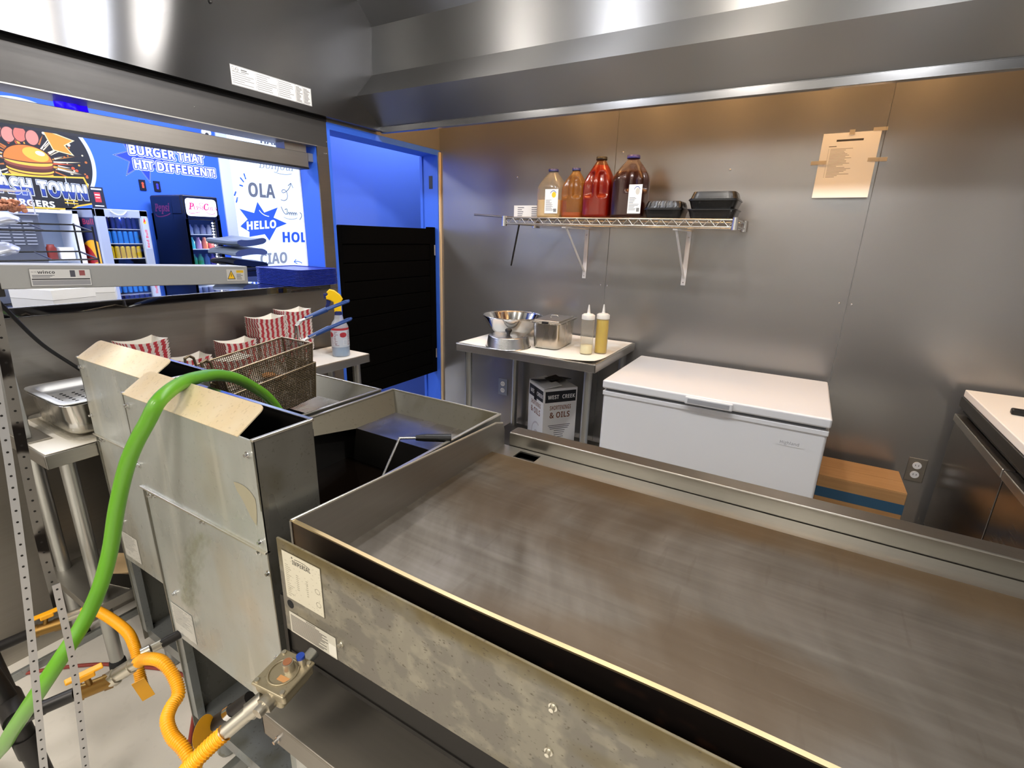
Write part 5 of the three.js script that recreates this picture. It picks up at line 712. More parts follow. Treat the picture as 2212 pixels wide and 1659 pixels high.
  for (const [fx, y] of [[0.04, 1.105], [0.96, 1.10], [0.03, 0.955], [0.97, 0.915], [0.10, 0.882], [0.52, 0.882], [0.93, 0.882], [0.05, 0.875], [0.975, 0.84], [0.10, 0.60], [0.95, 0.62]]) mesh('bolt', bolt(x0 + (x1 - x0) * fx, y, y > 0.9 ? zb - 0.002 : zb - 0.008), MAT.chrome, t);
  const lab = canvasTex(192, 256, (g, w, h) => { g.fillStyle = '#b9b7ae'; g.fillRect(0, 0, w, h); g.fillStyle = '#8b8a84'; for (let k = 0; k < 14; k++) g.fillRect(12, 14 + k * 12, 90 + 70 * rnd(), 5); g.fillStyle = '#a3a199'; for (let k = 0; k < 40; k++) g.fillRect(w * rnd(), h * rnd(), 18, 6); });
  mesh('worn_label', slabZ(zb - 0.008, x0 + 0.015, x0 + 0.115, 0.47, 0.56, 0.001), printed(lab, 0.6), t);
  return t;
}
function sheetQ(a, b, c, d) { // thin two-sided plate of four corners
  const g = new THREE.BufferGeometry(), n = new THREE.Vector3().subVectors(new THREE.Vector3(...b), new THREE.Vector3(...a)).cross(new THREE.Vector3().subVectors(new THREE.Vector3(...d), new THREE.Vector3(...a))).normalize().multiplyScalar(0.002);
  const q = [a, b, c, d], r = q.map((p) => [p[0] - n.x, p[1] - n.y, p[2] - n.z]), P = []; const T = (...v) => v.forEach((x) => P.push(...x));
  T(q[0], q[1], q[2], q[0], q[2], q[3], r[0], r[2], r[1], r[0], r[3], r[2]); for (let i = 0; i < 4; i++) { const j = (i + 1) % 4; T(q[i], r[i], r[j], q[i], r[j], q[j]); }
  g.setAttribute('position', new THREE.Float32BufferAttribute(P, 3)); g.computeVertexNormals(); return metric(g);
}
MAT.drainSteel = new THREE.MeshStandardMaterial({ color: 0x9a958a, metalness: 0.9, roughness: 0.36, map: grimeTone, roughnessMap: scuffRough });
const fryA = fryer('deep fryer beside the steel table, holding the wire baskets', 0.425, 0.862, 1.47, 2.225, 0.03);
const fryB = fryer('deep fryer beside the griddle, holding the bent steel rod', 0.895, 1.385, 1.44, 2.308, 0.045);
{ // stain patches on the near fryer's flue back
  const st = canvasTex(128, 192, (g, w, h) => { g.clearRect(0, 0, w, h); g.fillStyle = '#97917a'; g.beginPath(); g.moveTo(6, 10); g.bezierCurveTo(60, -4, 100, 10, 124, 50); g.bezierCurveTo(126, 100, 120, 150, 110, 186); g.bezierCurveTo(70, 150, 60, 90, 20, 50); g.closePath(); g.fill(); });
  const m = new THREE.MeshStandardMaterial({ map: st, transparent: true, alphaTest: 0.5, roughness: 0.6 }); mesh('grease_stain', slabZ(2.306, 1.30, 1.372, 0.945, 1.03, 0.0007), m, fryB);
  const s2 = canvasTex(256, 384, (g, w, h) => { g.clearRect(0, 0, w, h); g.fillStyle = '#a08d68'; for (let k = 0; k < 900; k++) { const t = rnd(), x = 225 - 190 * Math.sqrt(t) + 60 * (rnd() + rnd() - 1), y = 30 + 320 * t + 30 * (rnd() - 0.5); g.globalAlpha = 0.03; g.beginPath(); g.ellipse(x, y, 8 + 10 * rnd(), 4 + 5 * rnd(), -0.9, 0, 7); g.fill(); } });
  mesh('grease_stain', slabZ(2.300, 0.97, 1.19, 0.56, 0.87, 0.0007), new THREE.MeshStandardMaterial({ map: s2, transparent: true, roughness: 0.6, metalness: 0.3 }), fryB);
}
{ // stirring rod
  const t = thing('stirring_rod', 'bent steel rod with a black grip resting across the fryer', 'rod'); mesh('rod', rods([[1.300, 0.745, 2.12], [1.305, 0.80, 1.97], [1.262, 0.93, 1.80], [1.325, 0.93, 1.755]], 0.004), MAT.chrome, t); mesh('grip', M(cyl(0.011, 0.0125, [1.322, 0.93, 1.757], [1.383, 0.928, 1.713], 14), cyl(0.008, 0.011, [1.30, 0.93, 1.773], [1.322, 0.93, 1.757], 14)), MAT.black, t);
}
// ---------- wire fry baskets, nested ----------
{
  const bm = new THREE.MeshStandardMaterial({ color: 0x8a7a62, metalness: 0.85, roughness: 0.35 }), wm = new THREE.MeshStandardMaterial({ color: 0x6d604c, metalness: 0.8, roughness: 0.42 }), grip = paint(0x1c3f7c, 0.4);
  function basket(label) {
    const t = thing('fry_basket', label, 'fry basket', 'nested wire fry baskets'), L = 0.325, W = 0.165, H = 0.13, l = L - 0.035, w = W - 0.03, r = 0.0013;
    const T = (u, v) => [(-W / 2) * (1 - u) + (W / 2) * u, 0, L / 2 - L * v], Bt = (u, v) => [(-w / 2) * (1 - u) + (w / 2) * u, -H, l / 2 - l * v], g = [];
    const side = (n, f, b) => { for (let i = 0; i <= n; i++) g.push(wire(f(i / n), b(i / n), r)); for (let k = 1; k < 21; k++) { const e = k / 21, m = (p, q) => p.map((c, i) => c + (q[i] - c) * e); g.push(wire(m(f(0), b(0)), m(f(1), b(1)), r)); } };
    side(48, (s) => T(1, s), (s) => Bt(1, s)); side(48, (s) => T(0, s), (s) => Bt(0, s)); side(24, (s) => T(s, 0), (s) => Bt(s, 0)); side(24, (s) => T(s, 1), (s) => Bt(s, 1));
    for (let i = 1; i < 40; i++) g.push(wire(Bt(0, i / 40), Bt(1, i / 40), r)); for (let i = 1; i < 18; i++) g.push(wire(Bt(i / 18, 0), Bt(i / 18, 1), r));
    const wmh = mesh('wire_mesh', M(g), wm, t); wmh.userData.kind = 'stuff';
    mesh('rim', M(...[[T(0, 0), T(1, 0)], [T(1, 0), T(1, 1)], [T(1, 1), T(0, 1)], [T(0, 1), T(0, 0)]].map(([a, b]) => cyl(0.0035, 0.0035, a, b, 8))), bm, t);
    for (const [u, v] of [[0, 0], [1, 0], [1, 1], [0, 1]]) mesh('corner_wire', cyl(0.003, 0.003, T(u, v), Bt(u, v), 6), bm, t);
    for (const x of [-0.045, 0.045]) mesh('hook', rods([[x, -0.05, L / 2 + 0.002], [x, 0.035, L / 2 + 0.004], [x, 0.045, L / 2 + 0.014], [x, 0.042, L / 2 + 0.028], [x, 0.015, L / 2 + 0.032]], 0.004), bm, t);
    const hz = -L / 2; mesh('handle_wire', M(...[-0.006, 0, 0.006].map((d) => rods([[d * 8, -0.03, hz - 0.002], [d * 2.2, 0.01, hz - 0.006], [d, 0.05, hz - 0.012], [d, 0.062, hz - 0.03], [d, 0.068, hz - 0.08]], 0.0026))), MAT.chromeWire, t);
    const gp = M(cyl(0.007, 0.010, [0, 0.066, hz - 0.055], [0, 0.075, hz - 0.15], 12), rods([[-0.007, 0.075, hz - 0.145], [-0.009, 0.083, hz - 0.25], [0, 0.084, hz - 0.262], [0.009, 0.083, hz - 0.25], [0.007, 0.075, hz - 0.145]], 0.0045)); mesh('grip', gp, grip, t); return t;
  }
  const a = basket('lower wire fry basket resting on the fryer drain shelf'); a.position.set(0.672, 1.032, 1.835); a.rotation.x = 0.13;
  const b = copyOf(a, 'upper wire fry basket nested in the lower one, blue handle raised', [0.668, 1.102, 1.838]); b.rotation.x = 0.13;
  const egg = []; for (let i = 0; i < 5; i++) { const s = new THREE.IcosahedronGeometry(0.02, 1); s.scale(1.2, 0.5, 1); s.rotateY(i); s.translate(0.63 + 0.02 * (i % 3), 0.99 + 0.006 * i, 1.73 + 0.014 * i); egg.push(s); }
  one('fried_scraps', M(egg), paint(0xb5702c, 0.7), 'small heap of fried scraps in the upper fry basket', 'scraps').userData.kind = 'stuff';
}
// ---------- griddle on its stand ----------
{
  const t = thing('griddle', 'long flat top gas griddle with scraped steel plate', 'griddle'), x0 = 1.42, x1 = 2.95;
  const plateTone = dataTex(1024, 512, (u, v) => { // u along x, v along z from the front
    const a = fbm(u + 0.05 * Math.sin(v * 5), v, 34, 5, 4, 131), b = fbm(u, v, 5, 40, 4, 137), br = sm(0.42, 0.75, fbm(u, v, 4, 3, 4, 141)), br2 = sm(0.6, 0.0, v) * 0.35 * fbm(u, v, 7, 7, 3, 147), sc = sm(0.76, 0.84, fbm(u, v, 120, 8, 2, 149)), sd = sm(0.74, 0.83, fbm(u + v * 0.35, v, 14, 90, 2, 151));
    const k = Math.max(0, Math.min(1, 0.5 + (0.5 + 0.7 * sm(0.5, 0.1, u)) * (a - 0.5) + 0.6 * (b - 0.5))), fr = sm(0.22, 0.03, v + 0.16 * (fbm(u, v, 9, 6, 3, 153) - 0.5)); let c = mix([0.70, 0.68, 0.65], [0.50, 0.47, 0.43], k); c = mix(c, [0.47, 0.39, 0.30], 0.55 * br); c = mix(c, [0.56, 0.44, 0.28], 0.55 * fr); c = mix(c, [0.70, 0.67, 0.62], 0.12 * sd); return mix(c, [0.44, 0.39, 0.34], 0.12 * sc);
  }, true);
  const plateRough = dataTex(512, 512, (u, v) => 0.8 + 0.18 * fbm(u, v, 20, 6, 4, 157), false);
  const pm = new THREE.MeshStandardMaterial({ color: 0xc2c0bc, map: plateTone, metalness: 0.85, roughness: 0.62, roughnessMap: plateRough });
  const pg = B(x0 + 0.006, x1 - 0.006, 0.815, 0.836, 1.555, 2.266); { const p = pg.attributes.position, uv = pg.attributes.uv; for (let i = 0; i < p.count; i++) uv.setXY(i, (p.getX(i) - x0) / (x1 - x0), (p.getZ(i) - 1.555) / 0.711); } mesh('cooking_plate', pg, pm, t);
  const st = steel(0xc9c9c6, 0.36);
  mesh('grease_trough', M(B(x0 + 0.006, 1.498, 0.81, 0.834, 1.479, 1.554), B(1.572, x1 - 0.006, 0.81, 0.834, 1.479, 1.554), B(1.498, 1.572, 0.81, 0.834, 1.479, 1.496), B(1.498, 1.572, 0.81, 0.834, 1.545, 1.554)), st, t);
  mesh('drain_hole', M(B(1.496, 1.574, 0.70, 0.705, 1.494, 1.547), B(1.494, 1.498, 0.70, 0.829, 1.494, 1.547), B(1.572, 1.576, 0.70, 0.829, 1.494, 1.547), B(1.496, 1.574, 0.70, 0.829, 1.492, 1.496), B(1.496, 1.574, 0.70, 0.829, 1.545, 1.549)), MAT.soot, t);
  mesh('front_ledge', B(x0 + 0.02, x1, 0.64, 0.88, 1.415, 1.475, 0.005), steel(0x9a968e, 0.38), t); mesh('trough_seam', B(x0 + 0.02, x1, 0.80, 0.826, 1.4755, 1.4788), MAT.soot, t);
  const sideG = (x) => extX([[2.276, 0.66], [2.276, 0.962], [1.53, 0.924], [1.49, 0.912], [1.478, 0.885], [1.478, 0.66]], x, x + 0.006); const sd = steel(0xa8a5a0, 0.5);
  mesh('side_splash', sideG(x0), sd, t); mesh('side_splash', sideG(x1 - 0.006), sd, t);
  { // top bead of the left splash
    mesh('splash_edge', M(cyl(0.0035, 0.0035, [x0 + 0.003, 0.963, 2.274], [x0 + 0.003, 0.925, 1.53], 8), cyl(0.0035, 0.0035, [x0 + 0.003, 0.925, 1.53], [x0 + 0.003, 0.913, 1.49], 8)), MAT.rimEdge, t);
  }
  const burntTone = dataTex(512, 256, (u, v) => { const n = fbm(u, v, 8, 4, 5, 161), e = sm(0.12, 0.0, u + 0.1 * (fbm(u, v, 6, 6, 3, 163) - 0.5)), k = sm(0.66, 0.8, fbm(u, v, 30, 10, 3, 167)); return mix(mix(mix([0.10, 0.065, 0.045], [0.045, 0.03, 0.027], n), [0.36, 0.27, 0.15], 0.7 * e), [0.30, 0.17, 0.10], 0.4 * k); }, true);
  const wav = (x) => 0.007 * Math.sin((x - 1.42) * 5.2) * Math.exp(-Math.pow((x - 1.95) / 0.45, 2)), N = 60, bs = (z0, z1, y0, y1) => { const g = new THREE.BoxGeometry(x1 - x0, y1 - y0, z1 - z0, N, 1, 1), p = g.attributes.position, uv = g.attributes.uv; g.translate((x0 + x1) / 2, (y0 + y1) / 2, (z0 + z1) / 2); for (let i = 0; i < p.count; i++) { const x = p.getX(i); p.setZ(i, p.getZ(i) + wav(x)); uv.setXY(i, (x - x0) / (x1 - x0), (p.getY(i) - y0) / (y1 - y0)); } g.computeVertexNormals(); return g.toNonIndexed(); };
  mesh('back_splash', bs(2.267, 2.270, 0.70, 0.961), sd, t); mesh('scorched_back', bs(2.2705, 2.2735, 0.66, 0.960), new THREE.MeshStandardMaterial({ map: burntTone, metalness: 0.3, roughness: 0.5 }), t); mesh('back_edge', bs(2.2665, 2.2742, 0.9605, 0.9635), MAT.edgeGold = new THREE.MeshStandardMaterial({ color: 0xcdb78c, metalness: 0.9, roughness: 0.35 }), t);
  // dirty rear panel
  const rearTone = dataTex(1024, 256, (u, v) => {
    const blot = sm(0.44, 0.62, fbm(u, v, 40, 10, 4, 171)), drip = sm(0.5, 0.72, fbm(u, v, 60, 5, 4, 173)), gr = sm(0.80, 1.02, v + 0.22 * (fbm(u, v, 24, 6, 3, 177) - 0.5)), gr2 = sm(0.5, 0.75, fbm(u, v, 6, 4, 3, 179)), sp = sm(0.78, 0.84, fbm(u, v, 320, 70, 2, 181));
    let c = mix([0.565, 0.545, 0.495], [0.705, 0.68, 0.60], 0.55 * blot + 0.35 * drip); c = mix(c, [0.52, 0.47, 0.34], 0.5 * gr2); c = mix(c, [0.44, 0.37, 0.19], 0.8 * gr); return mix(c, [0.30, 0.26, 0.2], 0.5 * sp);
  }, true);
  const rp = B(1.443, x1, 0.755, 0.96, 2.316, 2.321, 0.0015); { const p = rp.attributes.position, uv = rp.attributes.uv; for (let i = 0; i < p.count; i++) uv.setXY(i, (p.getX(i) - 1.443) / (x1 - 1.443), (p.getY(i) - 0.755) / 0.205); } mesh('rear_panel', rp, new THREE.MeshStandardMaterial({ color: 0xd2d2d2, map: rearTone, metalness: 0.35, roughness: 0.55 }), t);
  mesh('flue_floor', M(B(1.43, x1, 0.69, 0.70, 2.27, 2.318), B(1.443, x1, 0.70, 0.955, 2.3145, 2.3158), B(1.432, 1.442, 0.66, 0.83, 2.28, 2.32)), MAT.soot, t);
  for (const [x, y] of [[2.01, 0.913], [2.008, 0.833], [2.5, 0.91], [2.5, 0.83], [1.60, 0.80]]) mesh('panel_screw', bolt(x, y, 2.3205), MAT.rimEdge, t);
  mesh('knockout_hole', cyl(0.009, 0.009, [1.464, 0.822, 2.3205], [1.464, 0.822, 2.3216], 18), MAT.blackMatte, t);
  const pl1 = canvasTex(384, 448, (g, w, h) => { g.fillStyle = '#c9c3ae'; g.fillRect(0, 0, w, h); g.strokeStyle = '#6d6654'; g.lineWidth = 6; g.strokeRect(2, 2, w - 4, h - 4); g.fillStyle = '#23211d'; g.font = 'bold 54px sans-serif'; g.save(); g.translate(104, 92); g.scale(0.72, 1); g.fillText('IMPERIAL', 0, 0); g.restore(); g.strokeStyle = '#23211d'; g.lineWidth = 5; g.beginPath(); g.moveTo(130, 40); g.quadraticCurveTo(230, 26, 282, 58); g.stroke(); g.fillStyle = '#23211d'; g.beginPath(); g.arc(106, 34, 7, 0, 7); g.fill(); g.fillStyle = '#8b8674'; for (let k = 0; k < 16; k++) { g.fillRect(24, 120 + k * 19, 60 * rnd() + 20, 5); if (k > 2 && k < 11) { g.fillRect(130, 120 + k * 19, 24, 6); g.fillRect(226, 130 + k * 19, 20, 6); } } g.strokeStyle = '#8b8674'; g.lineWidth = 5; for (const y of [230, 350]) { g.beginPath(); g.arc(336, y, 22, 0, 7); g.stroke(); } g.fillStyle = '#a39c86'; for (let k = 0; k < 90; k++) g.fillRect(w * rnd(), h * rnd(), 10, 4); });
  mesh('rating_plate', slabZ(2.3212, 1.456, 1.562, 0.836, 0.941, 0.0008), printed(pl1, 0.55), t);
  const pl2 = canvasTex(512, 192, (g, w, h) => { g.fillStyle = '#c4c0b0'; g.fillRect(0, 0, w, h); g.fillStyle = '#4d4b45'; for (let k = 0; k < 12; k++) g.fillRect(14, 26 + k * 13, 300 + 120 * rnd(), 7); g.fillStyle = '#23211d'; g.font = 'bold 22px sans-serif'; g.fillText('WARNING', 190, 20); g.fillStyle = '#dcd9cc'; g.fillRect(430, 80, 74, 100); });
  mesh('warning_plate', slabZ(2.3212, 1.458, 1.586, 0.757, 0.805, 0.0008), printed(pl2, 0.55), t);
  mesh('body', B(x0 + 0.01, x1 - 0.01, 0.64, 0.812, 1.476, 2.265), MAT.steelDark, t);
  for (const [x, z] of [[1.5, 1.5], [2.85, 1.5], [1.5, 2.2], [2.85, 2.2]]) mesh('leg', cyl(0.018, 0.022, [x, 0.601, z], [x, 0.641, z]), MAT.chrome, t);
}
{
  const t = thing('equipment_stand', 'stainless steel equipment stand carrying the griddle', 'stand'), x0 = 1.428, x1 = 2.98, z0 = 1.40, z1 = 2.386, sm1 = steel(0x88837a, 0.5, 0, { metalness: 0.8 });
  mesh('stand_top', B(x0, x1, 0.592, 0.60, z0, z1, 0.003), sm1, t); mesh('apron', M(B(x0, x1, 0.545, 0.594, z1 - 0.004, z1, 0.001), B(x0, x0 + 0.004, 0.545, 0.594, z0, z1, 0.001), B(x0, x1, 0.545, 0.594, z0, z0 + 0.004)), sm1, t);
  for (const [x, z] of [[x0 + 0.05, z0 + 0.05], [x1 - 0.05, z0 + 0.05], [x0 + 0.05, z1 - 0.05], [x1 - 0.05, z1 - 0.05]]) mesh('leg', cyl(0.02, 0.02, [x, 0, z], [x, 0.592, z], 18), MAT.galvTube, t);
  mesh('undershelf', B(x0 + 0.03, x1 - 0.03, 0.2, 0.206, z0 + 0.03, z1 - 0.03, 0.002), MAT.galv, t);
  mesh('bolt', M(cyl(0.006, 0.006, [1.478, 0.565, z1], [1.478, 0.565, z1 + 0.004], 12), cyl(0.004, 0.004, [1.478, 0.565, z1 + 0.004], [1.478, 0.565, z1 + 0.012], 6)), MAT.chrome, t);
  const c = thing('milk_crate', 'black slotted plastic crate on the stand undershelf', 'crate'); const y0 = 0.2065, cx = 1.50, cz = 2.05; mesh('crate_base', B(cx, cx + 0.33, y0, y0 + 0.01, cz, cz + 0.26), MAT.black, c); for (let i = 0; i < 9; i++) { mesh('slat', B(cx + i * 0.0395, cx + 0.014 + i * 0.0395, y0 + 0.01, y0 + 0.24, cz + 0.252, cz + 0.26), MAT.black, c); mesh('slat', B(cx, cx + 0.008, y0 + 0.01, y0 + 0.24, cz + i * 0.03, cz + 0.012 + i * 0.03), MAT.black, c); } mesh('crate_rim', M(B(cx - 0.002, cx + 0.332, y0 + 0.235, y0 + 0.26, cz + 0.25, cz + 0.262), B(cx - 0.002, cx + 0.01, y0 + 0.235, y0 + 0.26, cz, cz + 0.25)), MAT.black, c);
}
// ---------- gas line ----------
function hexNut(a, b, r) { return cyl(r, r, a, b, 6); }
{
  // regulator on the griddle inlet
  const t = thing('gas_regulator', 'greasy square gas pressure regulator behind the griddle', 'regulator'), rg = new THREE.MeshStandardMaterial({ color: 0xb0a78f, map: grimeTone, metalness: 0.7, roughness: 0.4 });
  const c = new THREE.Group(); const add = (n, g, m) => mesh(n, g, m, t);
  add('housing', M(B(-0.05, 0.05, -0.03, 0.0, -0.05, 0.05, 0.008), B(-0.035, 0.035, -0.055, -0.025, -0.05, 0.05, 0.01)), rg); add('cover_plate', B(-0.054, 0.054, -0.002, 0.007, -0.054, 0.054, 0.006), rg); { const g = new THREE.TorusGeometry(0.037, 0.003, 8, 32).toNonIndexed(); g.rotateX(Math.PI / 2); g.translate(0, 0.008, 0); add('ring', g, rg); }
  add('spring_cap', M(cyl(0.0145, 0.014, [0.008, 0.006, -0.012], [0.008, 0.034, -0.012], 20)), MAT.coupling); add('cap_rust', cyl(0.011, 0.011, [0.008, 0.034, -0.012], [0.008, 0.0355, -0.012], 16), paint(0x8f5c3c, 0.7)); add('vent_cap', cyl(0.010, 0.0105, [0.028, 0.006, -0.036], [0.028, 0.03, -0.036], 16), MAT.coupling); add('blue_plug', cyl(0.0105, 0.0105, [0.028, 0.03, -0.036], [0.028, 0.038, -0.036], 16), paint(0x1d3f9c, 0.4)); add('caution_sticker', B(0.0, 0.034, 0.0072, 0.0082, 0.008, 0.022), paint(0xb98652, 0.6));
  for (const [x, z] of [[-0.043, -0.043], [0.043, -0.043], [-0.043, 0.043], [0.043, 0.043]]) add('cover_screw', cyl(0.006, 0.006, [x, 0.006, z], [x, 0.0115, z], 10), MAT.coupling);
  add('inlet', M(cyl(0.017, 0.017, [0, -0.03, -0.05], [0, -0.03, -0.095], 16)), MAT.galvTube); add('outlet', M(hexNut([0, -0.03, 0.048], [0, -0.03, 0.07], 0.022), cyl(0.014, 0.014, [0, -0.03, 0.07], [0, -0.03, 0.09], 14)), MAT.coupling);
  t.scale.setScalar(0.68); t.position.set(1.534, 0.760, 2.393); t.rotation.set(0.1, 0.12, 0);
}
function corrugated(pts, r, n, ridge) {                 // ribbed hose: rings bulge along the path
  const c = new THREE.CatmullRomCurve3(pts.map((p) => new THREE.Vector3(...p)), false, 'catmullrom', 0.5), len = c.getLength(), seg = Math.round(len / ridge) * 4, g = new THREE.TubeGeometry(c, seg, r, 12, false), p = g.attributes.position, v = new THREE.Vector3();
  for (let i = 0; i <= seg; i++) { const q = c.getPointAt(i / seg), k = 1 + 0.14 * Math.cos(i / 4 * Math.PI * 2); for (let j = 0; j <= 12; j++) { const id = i * 13 + j; v.fromBufferAttribute(p, id).sub(q).multiplyScalar(k).add(q); p.setXYZ(id, v.x, v.y, v.z); } }
  g.computeVertexNormals(); return g.toNonIndexed();
}
{
  const t = thing('griddle_gas_hose', 'thick yellow ribbed gas hose running to the regulator', 'gas hose');
  mesh('hose', corrugated([[1.488, 0.688, 2.480], [1.475, 0.671, 2.502], [1.460, 0.645, 2.531], [1.44, 0.60, 2.551], [1.41, 0.50, 2.575], [1.39, 0.38, 2.60]], 0.0125, 0, 0.0058), MAT.yellow, t);
  mesh('coupling', M(hexNut([1.522, 0.728, 2.425], [1.508, 0.712, 2.447], 0.0155), hexNut([1.509, 0.713, 2.445], [1.486, 0.686, 2.483], 0.0125)), MAT.coupling, t);
  mesh('tag', (() => { const g = lathe([[0, 0], [0.026, 0], [0.026, 0.0015], [0, 0.0015]], 28); g.rotateZ(Math.PI / 2); g.rotateY(0.35); g.scale(1, 1.35, 1); g.translate(1.34, 0.559, 2.452); return g; })(), MAT.yellowTag, t);
  mesh('tie', (() => { const g = new THREE.TorusGeometry(0.03, 0.003, 8, 28).toNonIndexed(); g.rotateY(0.9); g.translate(1.40, 0.50, 2.555); return g; })(), MAT.rubber, t);
}
{
  const t = thing('fryer_gas_hose', 'yellow ribbed gas hose with a sharp bend below the near fryer', 'gas hose');
  mesh('hose', corrugated([[0.998, 0.515, 2.422], [1.025, 0.534, 2.415], [1.078, 0.545, 2.404], [1.12, 0.52, 2.402], [1.15, 0.50, 2.412], [1.168, 0.499, 2.436], [1.192, 0.497, 2.456], [1.225, 0.484, 2.464], [1.26, 0.472, 2.462], [1.30, 0.44, 2.464], [1.33, 0.37, 2.47]], 0.0122, 0, 0.0052), MAT.yellow, t);
  mesh('coupling', M(hexNut([0.966, 0.489, 2.447], [0.985, 0.505, 2.431], 0.017), hexNut([0.984, 0.504, 2.432], [1.000, 0.516, 2.421], 0.0145)), MAT.coupling, t);
}
{
  const t = thing('table_side_gas_hose', 'yellow ribbed gas hose from the rear shutoff valve', 'gas hose');
  mesh('hose', corrugated([[0.515, 0.395, 2.370], [0.56, 0.410, 2.359], [0.64, 0.412, 2.351], [0.73, 0.409, 2.349], [0.78, 0.393, 2.356], [0.81, 0.369, 2.365], [0.83, 0.345, 2.374], [0.85, 0.30, 2.38]], 0.0125, 0, 0.0046), MAT.yellow, t);
  mesh('coupling', M(hexNut([0.479, 0.378, 2.400], [0.518, 0.396, 2.368], 0.0145)), MAT.coupling, t);
  mesh('tag', (() => { const g = B(-0.014, 0.014, -0.07, 0, -0.001, 0.001); g.rotateY(1.2); g.rotateX(0.2); g.translate(0.895, 0.378, 2.40); return g; })(), MAT.yellowTag, t);
}
{ const t = thing('pipe_nipple', 'black iron pipe nipple entering the near fryer', 'pipe'); mesh('nipple', cyl(0.0115, 0.0115, [0.921, 0.458, 2.285], [0.911, 0.455, 2.342], 14), MAT.iron, t); mesh('collar', M(hexNut([0.911, 0.455, 2.340], [0.907, 0.455, 2.362], 0.0125), hexNut([0.906, 0.454, 2.364], [0.90, 0.452, 2.382], 0.0145)), MAT.coupling, t); }
{ const t = thing('griddle_pipe_nipple', 'black iron pipe nipple below the gas regulator', 'pipe'); mesh('nipple', cyl(0.012, 0.012, [1.40, 0.62, 2.388], [1.325, 0.545, 2.43], 14), MAT.iron, t); mesh('collar', cyl(0.0135, 0.0135, [1.366, 0.586, 2.407], [1.356, 0.576, 2.4127], 14), MAT.chrome, t); }
{
  const t = thing('gas_manifold', 'black iron gas manifold with two brass valves and yellow levers', 'gas pipe');
  mesh('header_pipe', M(cyl(0.020, 0.020, [0.20, 0.36, 2.54], [0.80, 0.385, 2.60], 18), cyl(0.026, 0.026, [0.68, 0.380, 2.588], [0.79, 0.385, 2.599], 18)), MAT.iron, t); mesh('drop_pipe', M(cyl(0.021, 0.021, [0.735, 0.37, 2.594], [0.765, 0.17, 2.585], 18), cyl(0.025, 0.025, [0.745, 0.30, 2.591], [0.752, 0.25, 2.589], 18)), MAT.iron, t); mesh('riser_pipe', cyl(0.019, 0.019, [0.715, 0.39, 2.593], [0.69, 0.62, 2.625], 18), MAT.iron, t);
  mesh('branch', M(cyl(0.0145, 0.0145, [0.79, 0.386, 2.60], [0.905, 0.472, 2.575], 16), cyl(0.0145, 0.0145, [0.905, 0.472, 2.575], [0.935, 0.482, 2.525], 16), screwBall(0.905, 0.472, 2.575, 0.0165)), MAT.iron, t); mesh('branch', cyl(0.0145, 0.0145, [0.445, 0.372, 2.563], [0.45, 0.367, 2.474], 16), MAT.iron, t);
  for (const [a, b, c, d2] of [[[0.935, 0.481, 2.528], [0.952, 0.474, 2.462], [0.95, 0.533, 2.533], [0.962, 0.534, 2.471]], [[0.45, 0.367, 2.476], [0.472, 0.365, 2.417], [0.46, 0.414, 2.468], [0.47, 0.412, 2.408]]]) {
    const d = (k) => a.map((q, i) => q + (b[i] - q) * k); const v = mesh('valve', M(hexNut(d(0), d(0.24), 0.0185), cyl(0.0165, 0.0165, d(0.2), d(0.8), 16), hexNut(d(0.76), d(1), 0.0185)), MAT.brass, t); const m = d(0.45), e = c.map((q, i) => q + (d2[i] - q) * 0.45); mesh('valve_stem', cyl(0.006, 0.006, m, [e[0], e[1] - 0.004, e[2]], 10), MAT.brass, v);
    const L = Math.hypot(...c.map((q, i) => q - d2[i])); const lv = M(B(-0.009, 0.009, -0.003, 0.003, -L * 0.55, L * 0.5, 0.0025), B(-0.011, 0.011, -0.012, 0.002, -0.014, 0.016, 0.003)); lv.rotateY(Math.atan2(d2[0] - c[0], d2[2] - c[2])); lv.translate(...e); mesh('lever', lv, MAT.yellow, v);
  }
  mesh('union', M(hexNut([0.951, 0.4745, 2.464], [0.958, 0.482, 2.455], 0.0195), hexNut([0.956, 0.480, 2.457], [0.966, 0.490, 2.446], 0.0165)), MAT.coupling, t);
}
// perforated hanger straps
function strap(label, pts, w, mat) {
  const t = thing('hanger_strap', label, 'strap'); const c = new THREE.CatmullRomCurve3(pts.map((p) => new THREE.Vector3(...p))), n = 60, P = [], side = new THREE.Vector3(0.18, 0, -1).normalize().multiplyScalar(w / 2), nr = new THREE.Vector3(1, 0, 0.2).normalize().multiplyScalar(0.0008);
  const L = (i) => c.getPointAt(i / n); const Q = (a, b, d, e) => P.push(...[a, b, d, a, d, e].flatMap((v) => [v.x, v.y, v.z]));
  for (let i = 0; i < n; i++) { const a = L(i), b = L(i + 1); const f = (p, s, o) => p.clone().addScaledVector(side, s).addScaledVector(nr, o); Q(f(a, -1, 1), f(b, -1, 1), f(b, 1, 1), f(a, 1, 1)); Q(f(a, 1, -1), f(b, 1, -1), f(b, -1, -1), f(a, -1, -1)); Q(f(a, 1, 1), f(b, 1, 1), f(b, 1, -1), f(a, 1, -1)); Q(f(a, -1, -1), f(b, -1, -1), f(b, -1, 1), f(a, -1, 1)); }
  const g = new THREE.BufferGeometry(); g.setAttribute('position', new THREE.Float32BufferAttribute(P, 3)); g.computeVertexNormals(); mesh('band', metric(g), mat, t);
  const hs = [], len = c.getLength(), k = Math.floor(len / 0.021); for (let i = 0; i < k; i++) { const p = c.getPointAt((i + 0.5) / k); hs.push(cyl(0.0019, 0.0019, [p.x - 0.0010, p.y, p.z - 0.0002], [p.x + 0.0011, p.y, p.z + 0.0002], 10)); } mesh('punched_holes', M(hs), MAT.soot, t).userData.kind = 'stuff';
}
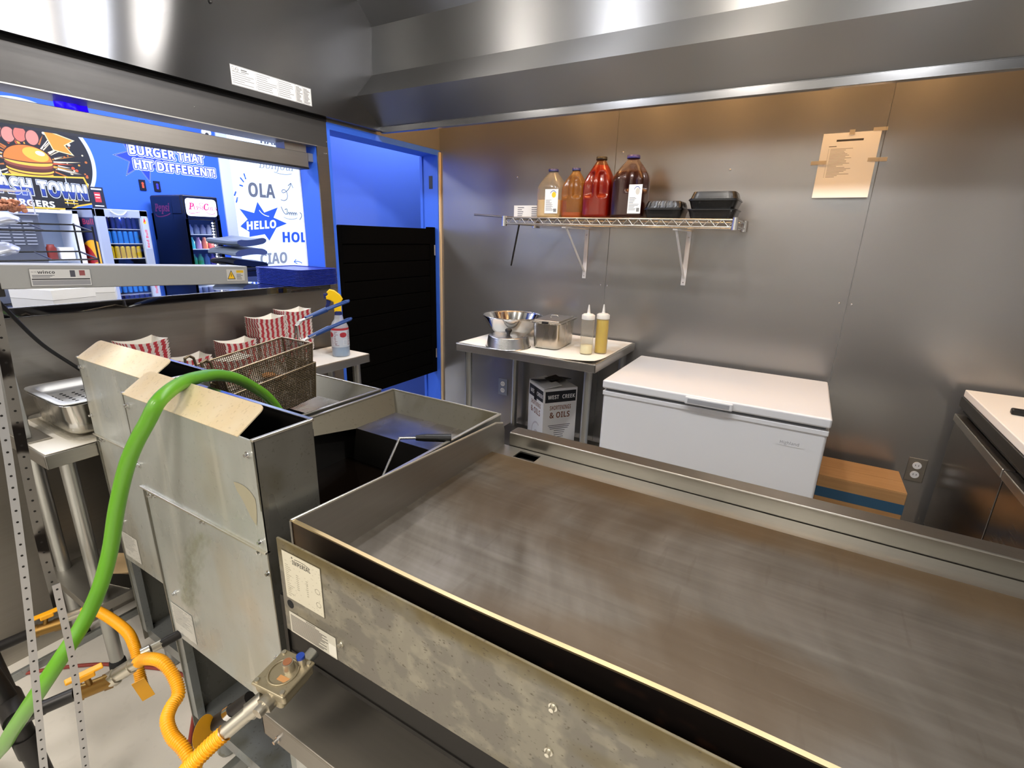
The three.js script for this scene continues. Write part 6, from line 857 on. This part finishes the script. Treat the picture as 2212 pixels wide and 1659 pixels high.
const strapM = new THREE.MeshStandardMaterial({ color: 0xb4b4b4, metalness: 0.75, roughness: 0.4 });
const strapD = new THREE.MeshStandardMaterial({ color: 0x96938e, map: dataTex(256, 256, (u, v) => mix([0.85, 0.84, 0.82], [0.18, 0.15, 0.13], sm(0.45, 0.6, fbm(u, v, 5, 5, 4, 191))), true, [3, 3]), metalness: 0.7, roughness: 0.45 });
strap('pale perforated metal hanger strap nearest the photograph edge', [[1.12, 1.50, 2.53], [1.10, 1.209, 2.549], [1.10, 1.112, 2.557], [1.10, 0.851, 2.584], [1.10, 0.499, 2.628], [1.10, 0.30, 2.65]], 0.0115, strapM);
strap('bent perforated metal hanger strap in front of the green hose', [[1.10, 0.86, 2.5425], [1.10, 0.821, 2.544], [1.10, 0.75, 2.5465], [1.10, 0.664, 2.551], [1.10, 0.434, 2.574], [1.10, 0.28, 2.59]], 0.0115, strapM);
strap('sooty perforated hanger strap running down to the bent one', [[1.07, 1.60, 2.505], [1.07, 1.342, 2.517], [1.07, 1.104, 2.531], [1.07, 0.94, 2.539], [1.075, 0.80, 2.542]], 0.015, strapD);
// green drain hose
one('drain_hose', tube([[0.80, 0.80, 1.83], [0.815, 0.876, 1.851], [0.825, 0.952, 1.883], [0.850, 1.016, 1.932], [0.880, 1.065, 1.989], [0.925, 1.113, 2.058], [0.970, 1.146, 2.129], [1.030, 1.168, 2.204], [1.080, 1.176, 2.270], [1.122, 1.165, 2.330], [1.113, 1.127, 2.352], [1.087, 1.071, 2.375], [1.061, 1.013, 2.390], [1.039, 0.930, 2.410], [1.017, 0.832, 2.430], [1.012, 0.756, 2.460], [1.016, 0.698, 2.500], [1.018, 0.645, 2.550], [0.985, 0.572, 2.590], [0.879, 0.442, 2.620], [0.755, 0.310, 2.635], [0.55, 0.13, 2.66], [0.3, 0.02, 2.70]], 0.0148, 160, 18), new THREE.MeshPhysicalMaterial({ color: 0x5c9c18, roughness: 0.42, clearcoat: 0.25 }), 'thick bright green hose arching from the fryer to the floor', 'hose');
one('red_cable', tube([[-0.0, 0.008, 2.62], [0.05, 0.008, 2.506], [0.18, 0.008, 2.37], [0.33, 0.008, 2.27], [0.6, 0.008, 2.18], [0.9, 0.008, 2.34], [1.1, 0.008, 2.3]].map(([x, y, z]) => [x + 0.02, y, z]), 0.006, 50, 8), paint(0x8e3a30, 0.6), 'thin dark red cable lying across the floor', 'cable');
one('floor_rail', B(0.10, 0.115, 0, 0.03, 1.9, 3.0, 0.002), MAT.galv, 'low pale metal rail along the floor by the table', 'rail');
one('base_rail', B(1.02, 1.045, 0, 0.05, 1.5, 2.45, 0.003), MAT.galv, 'pale metal rail on the floor under the near fryer', 'rail');

renderer.render(scene, camera);
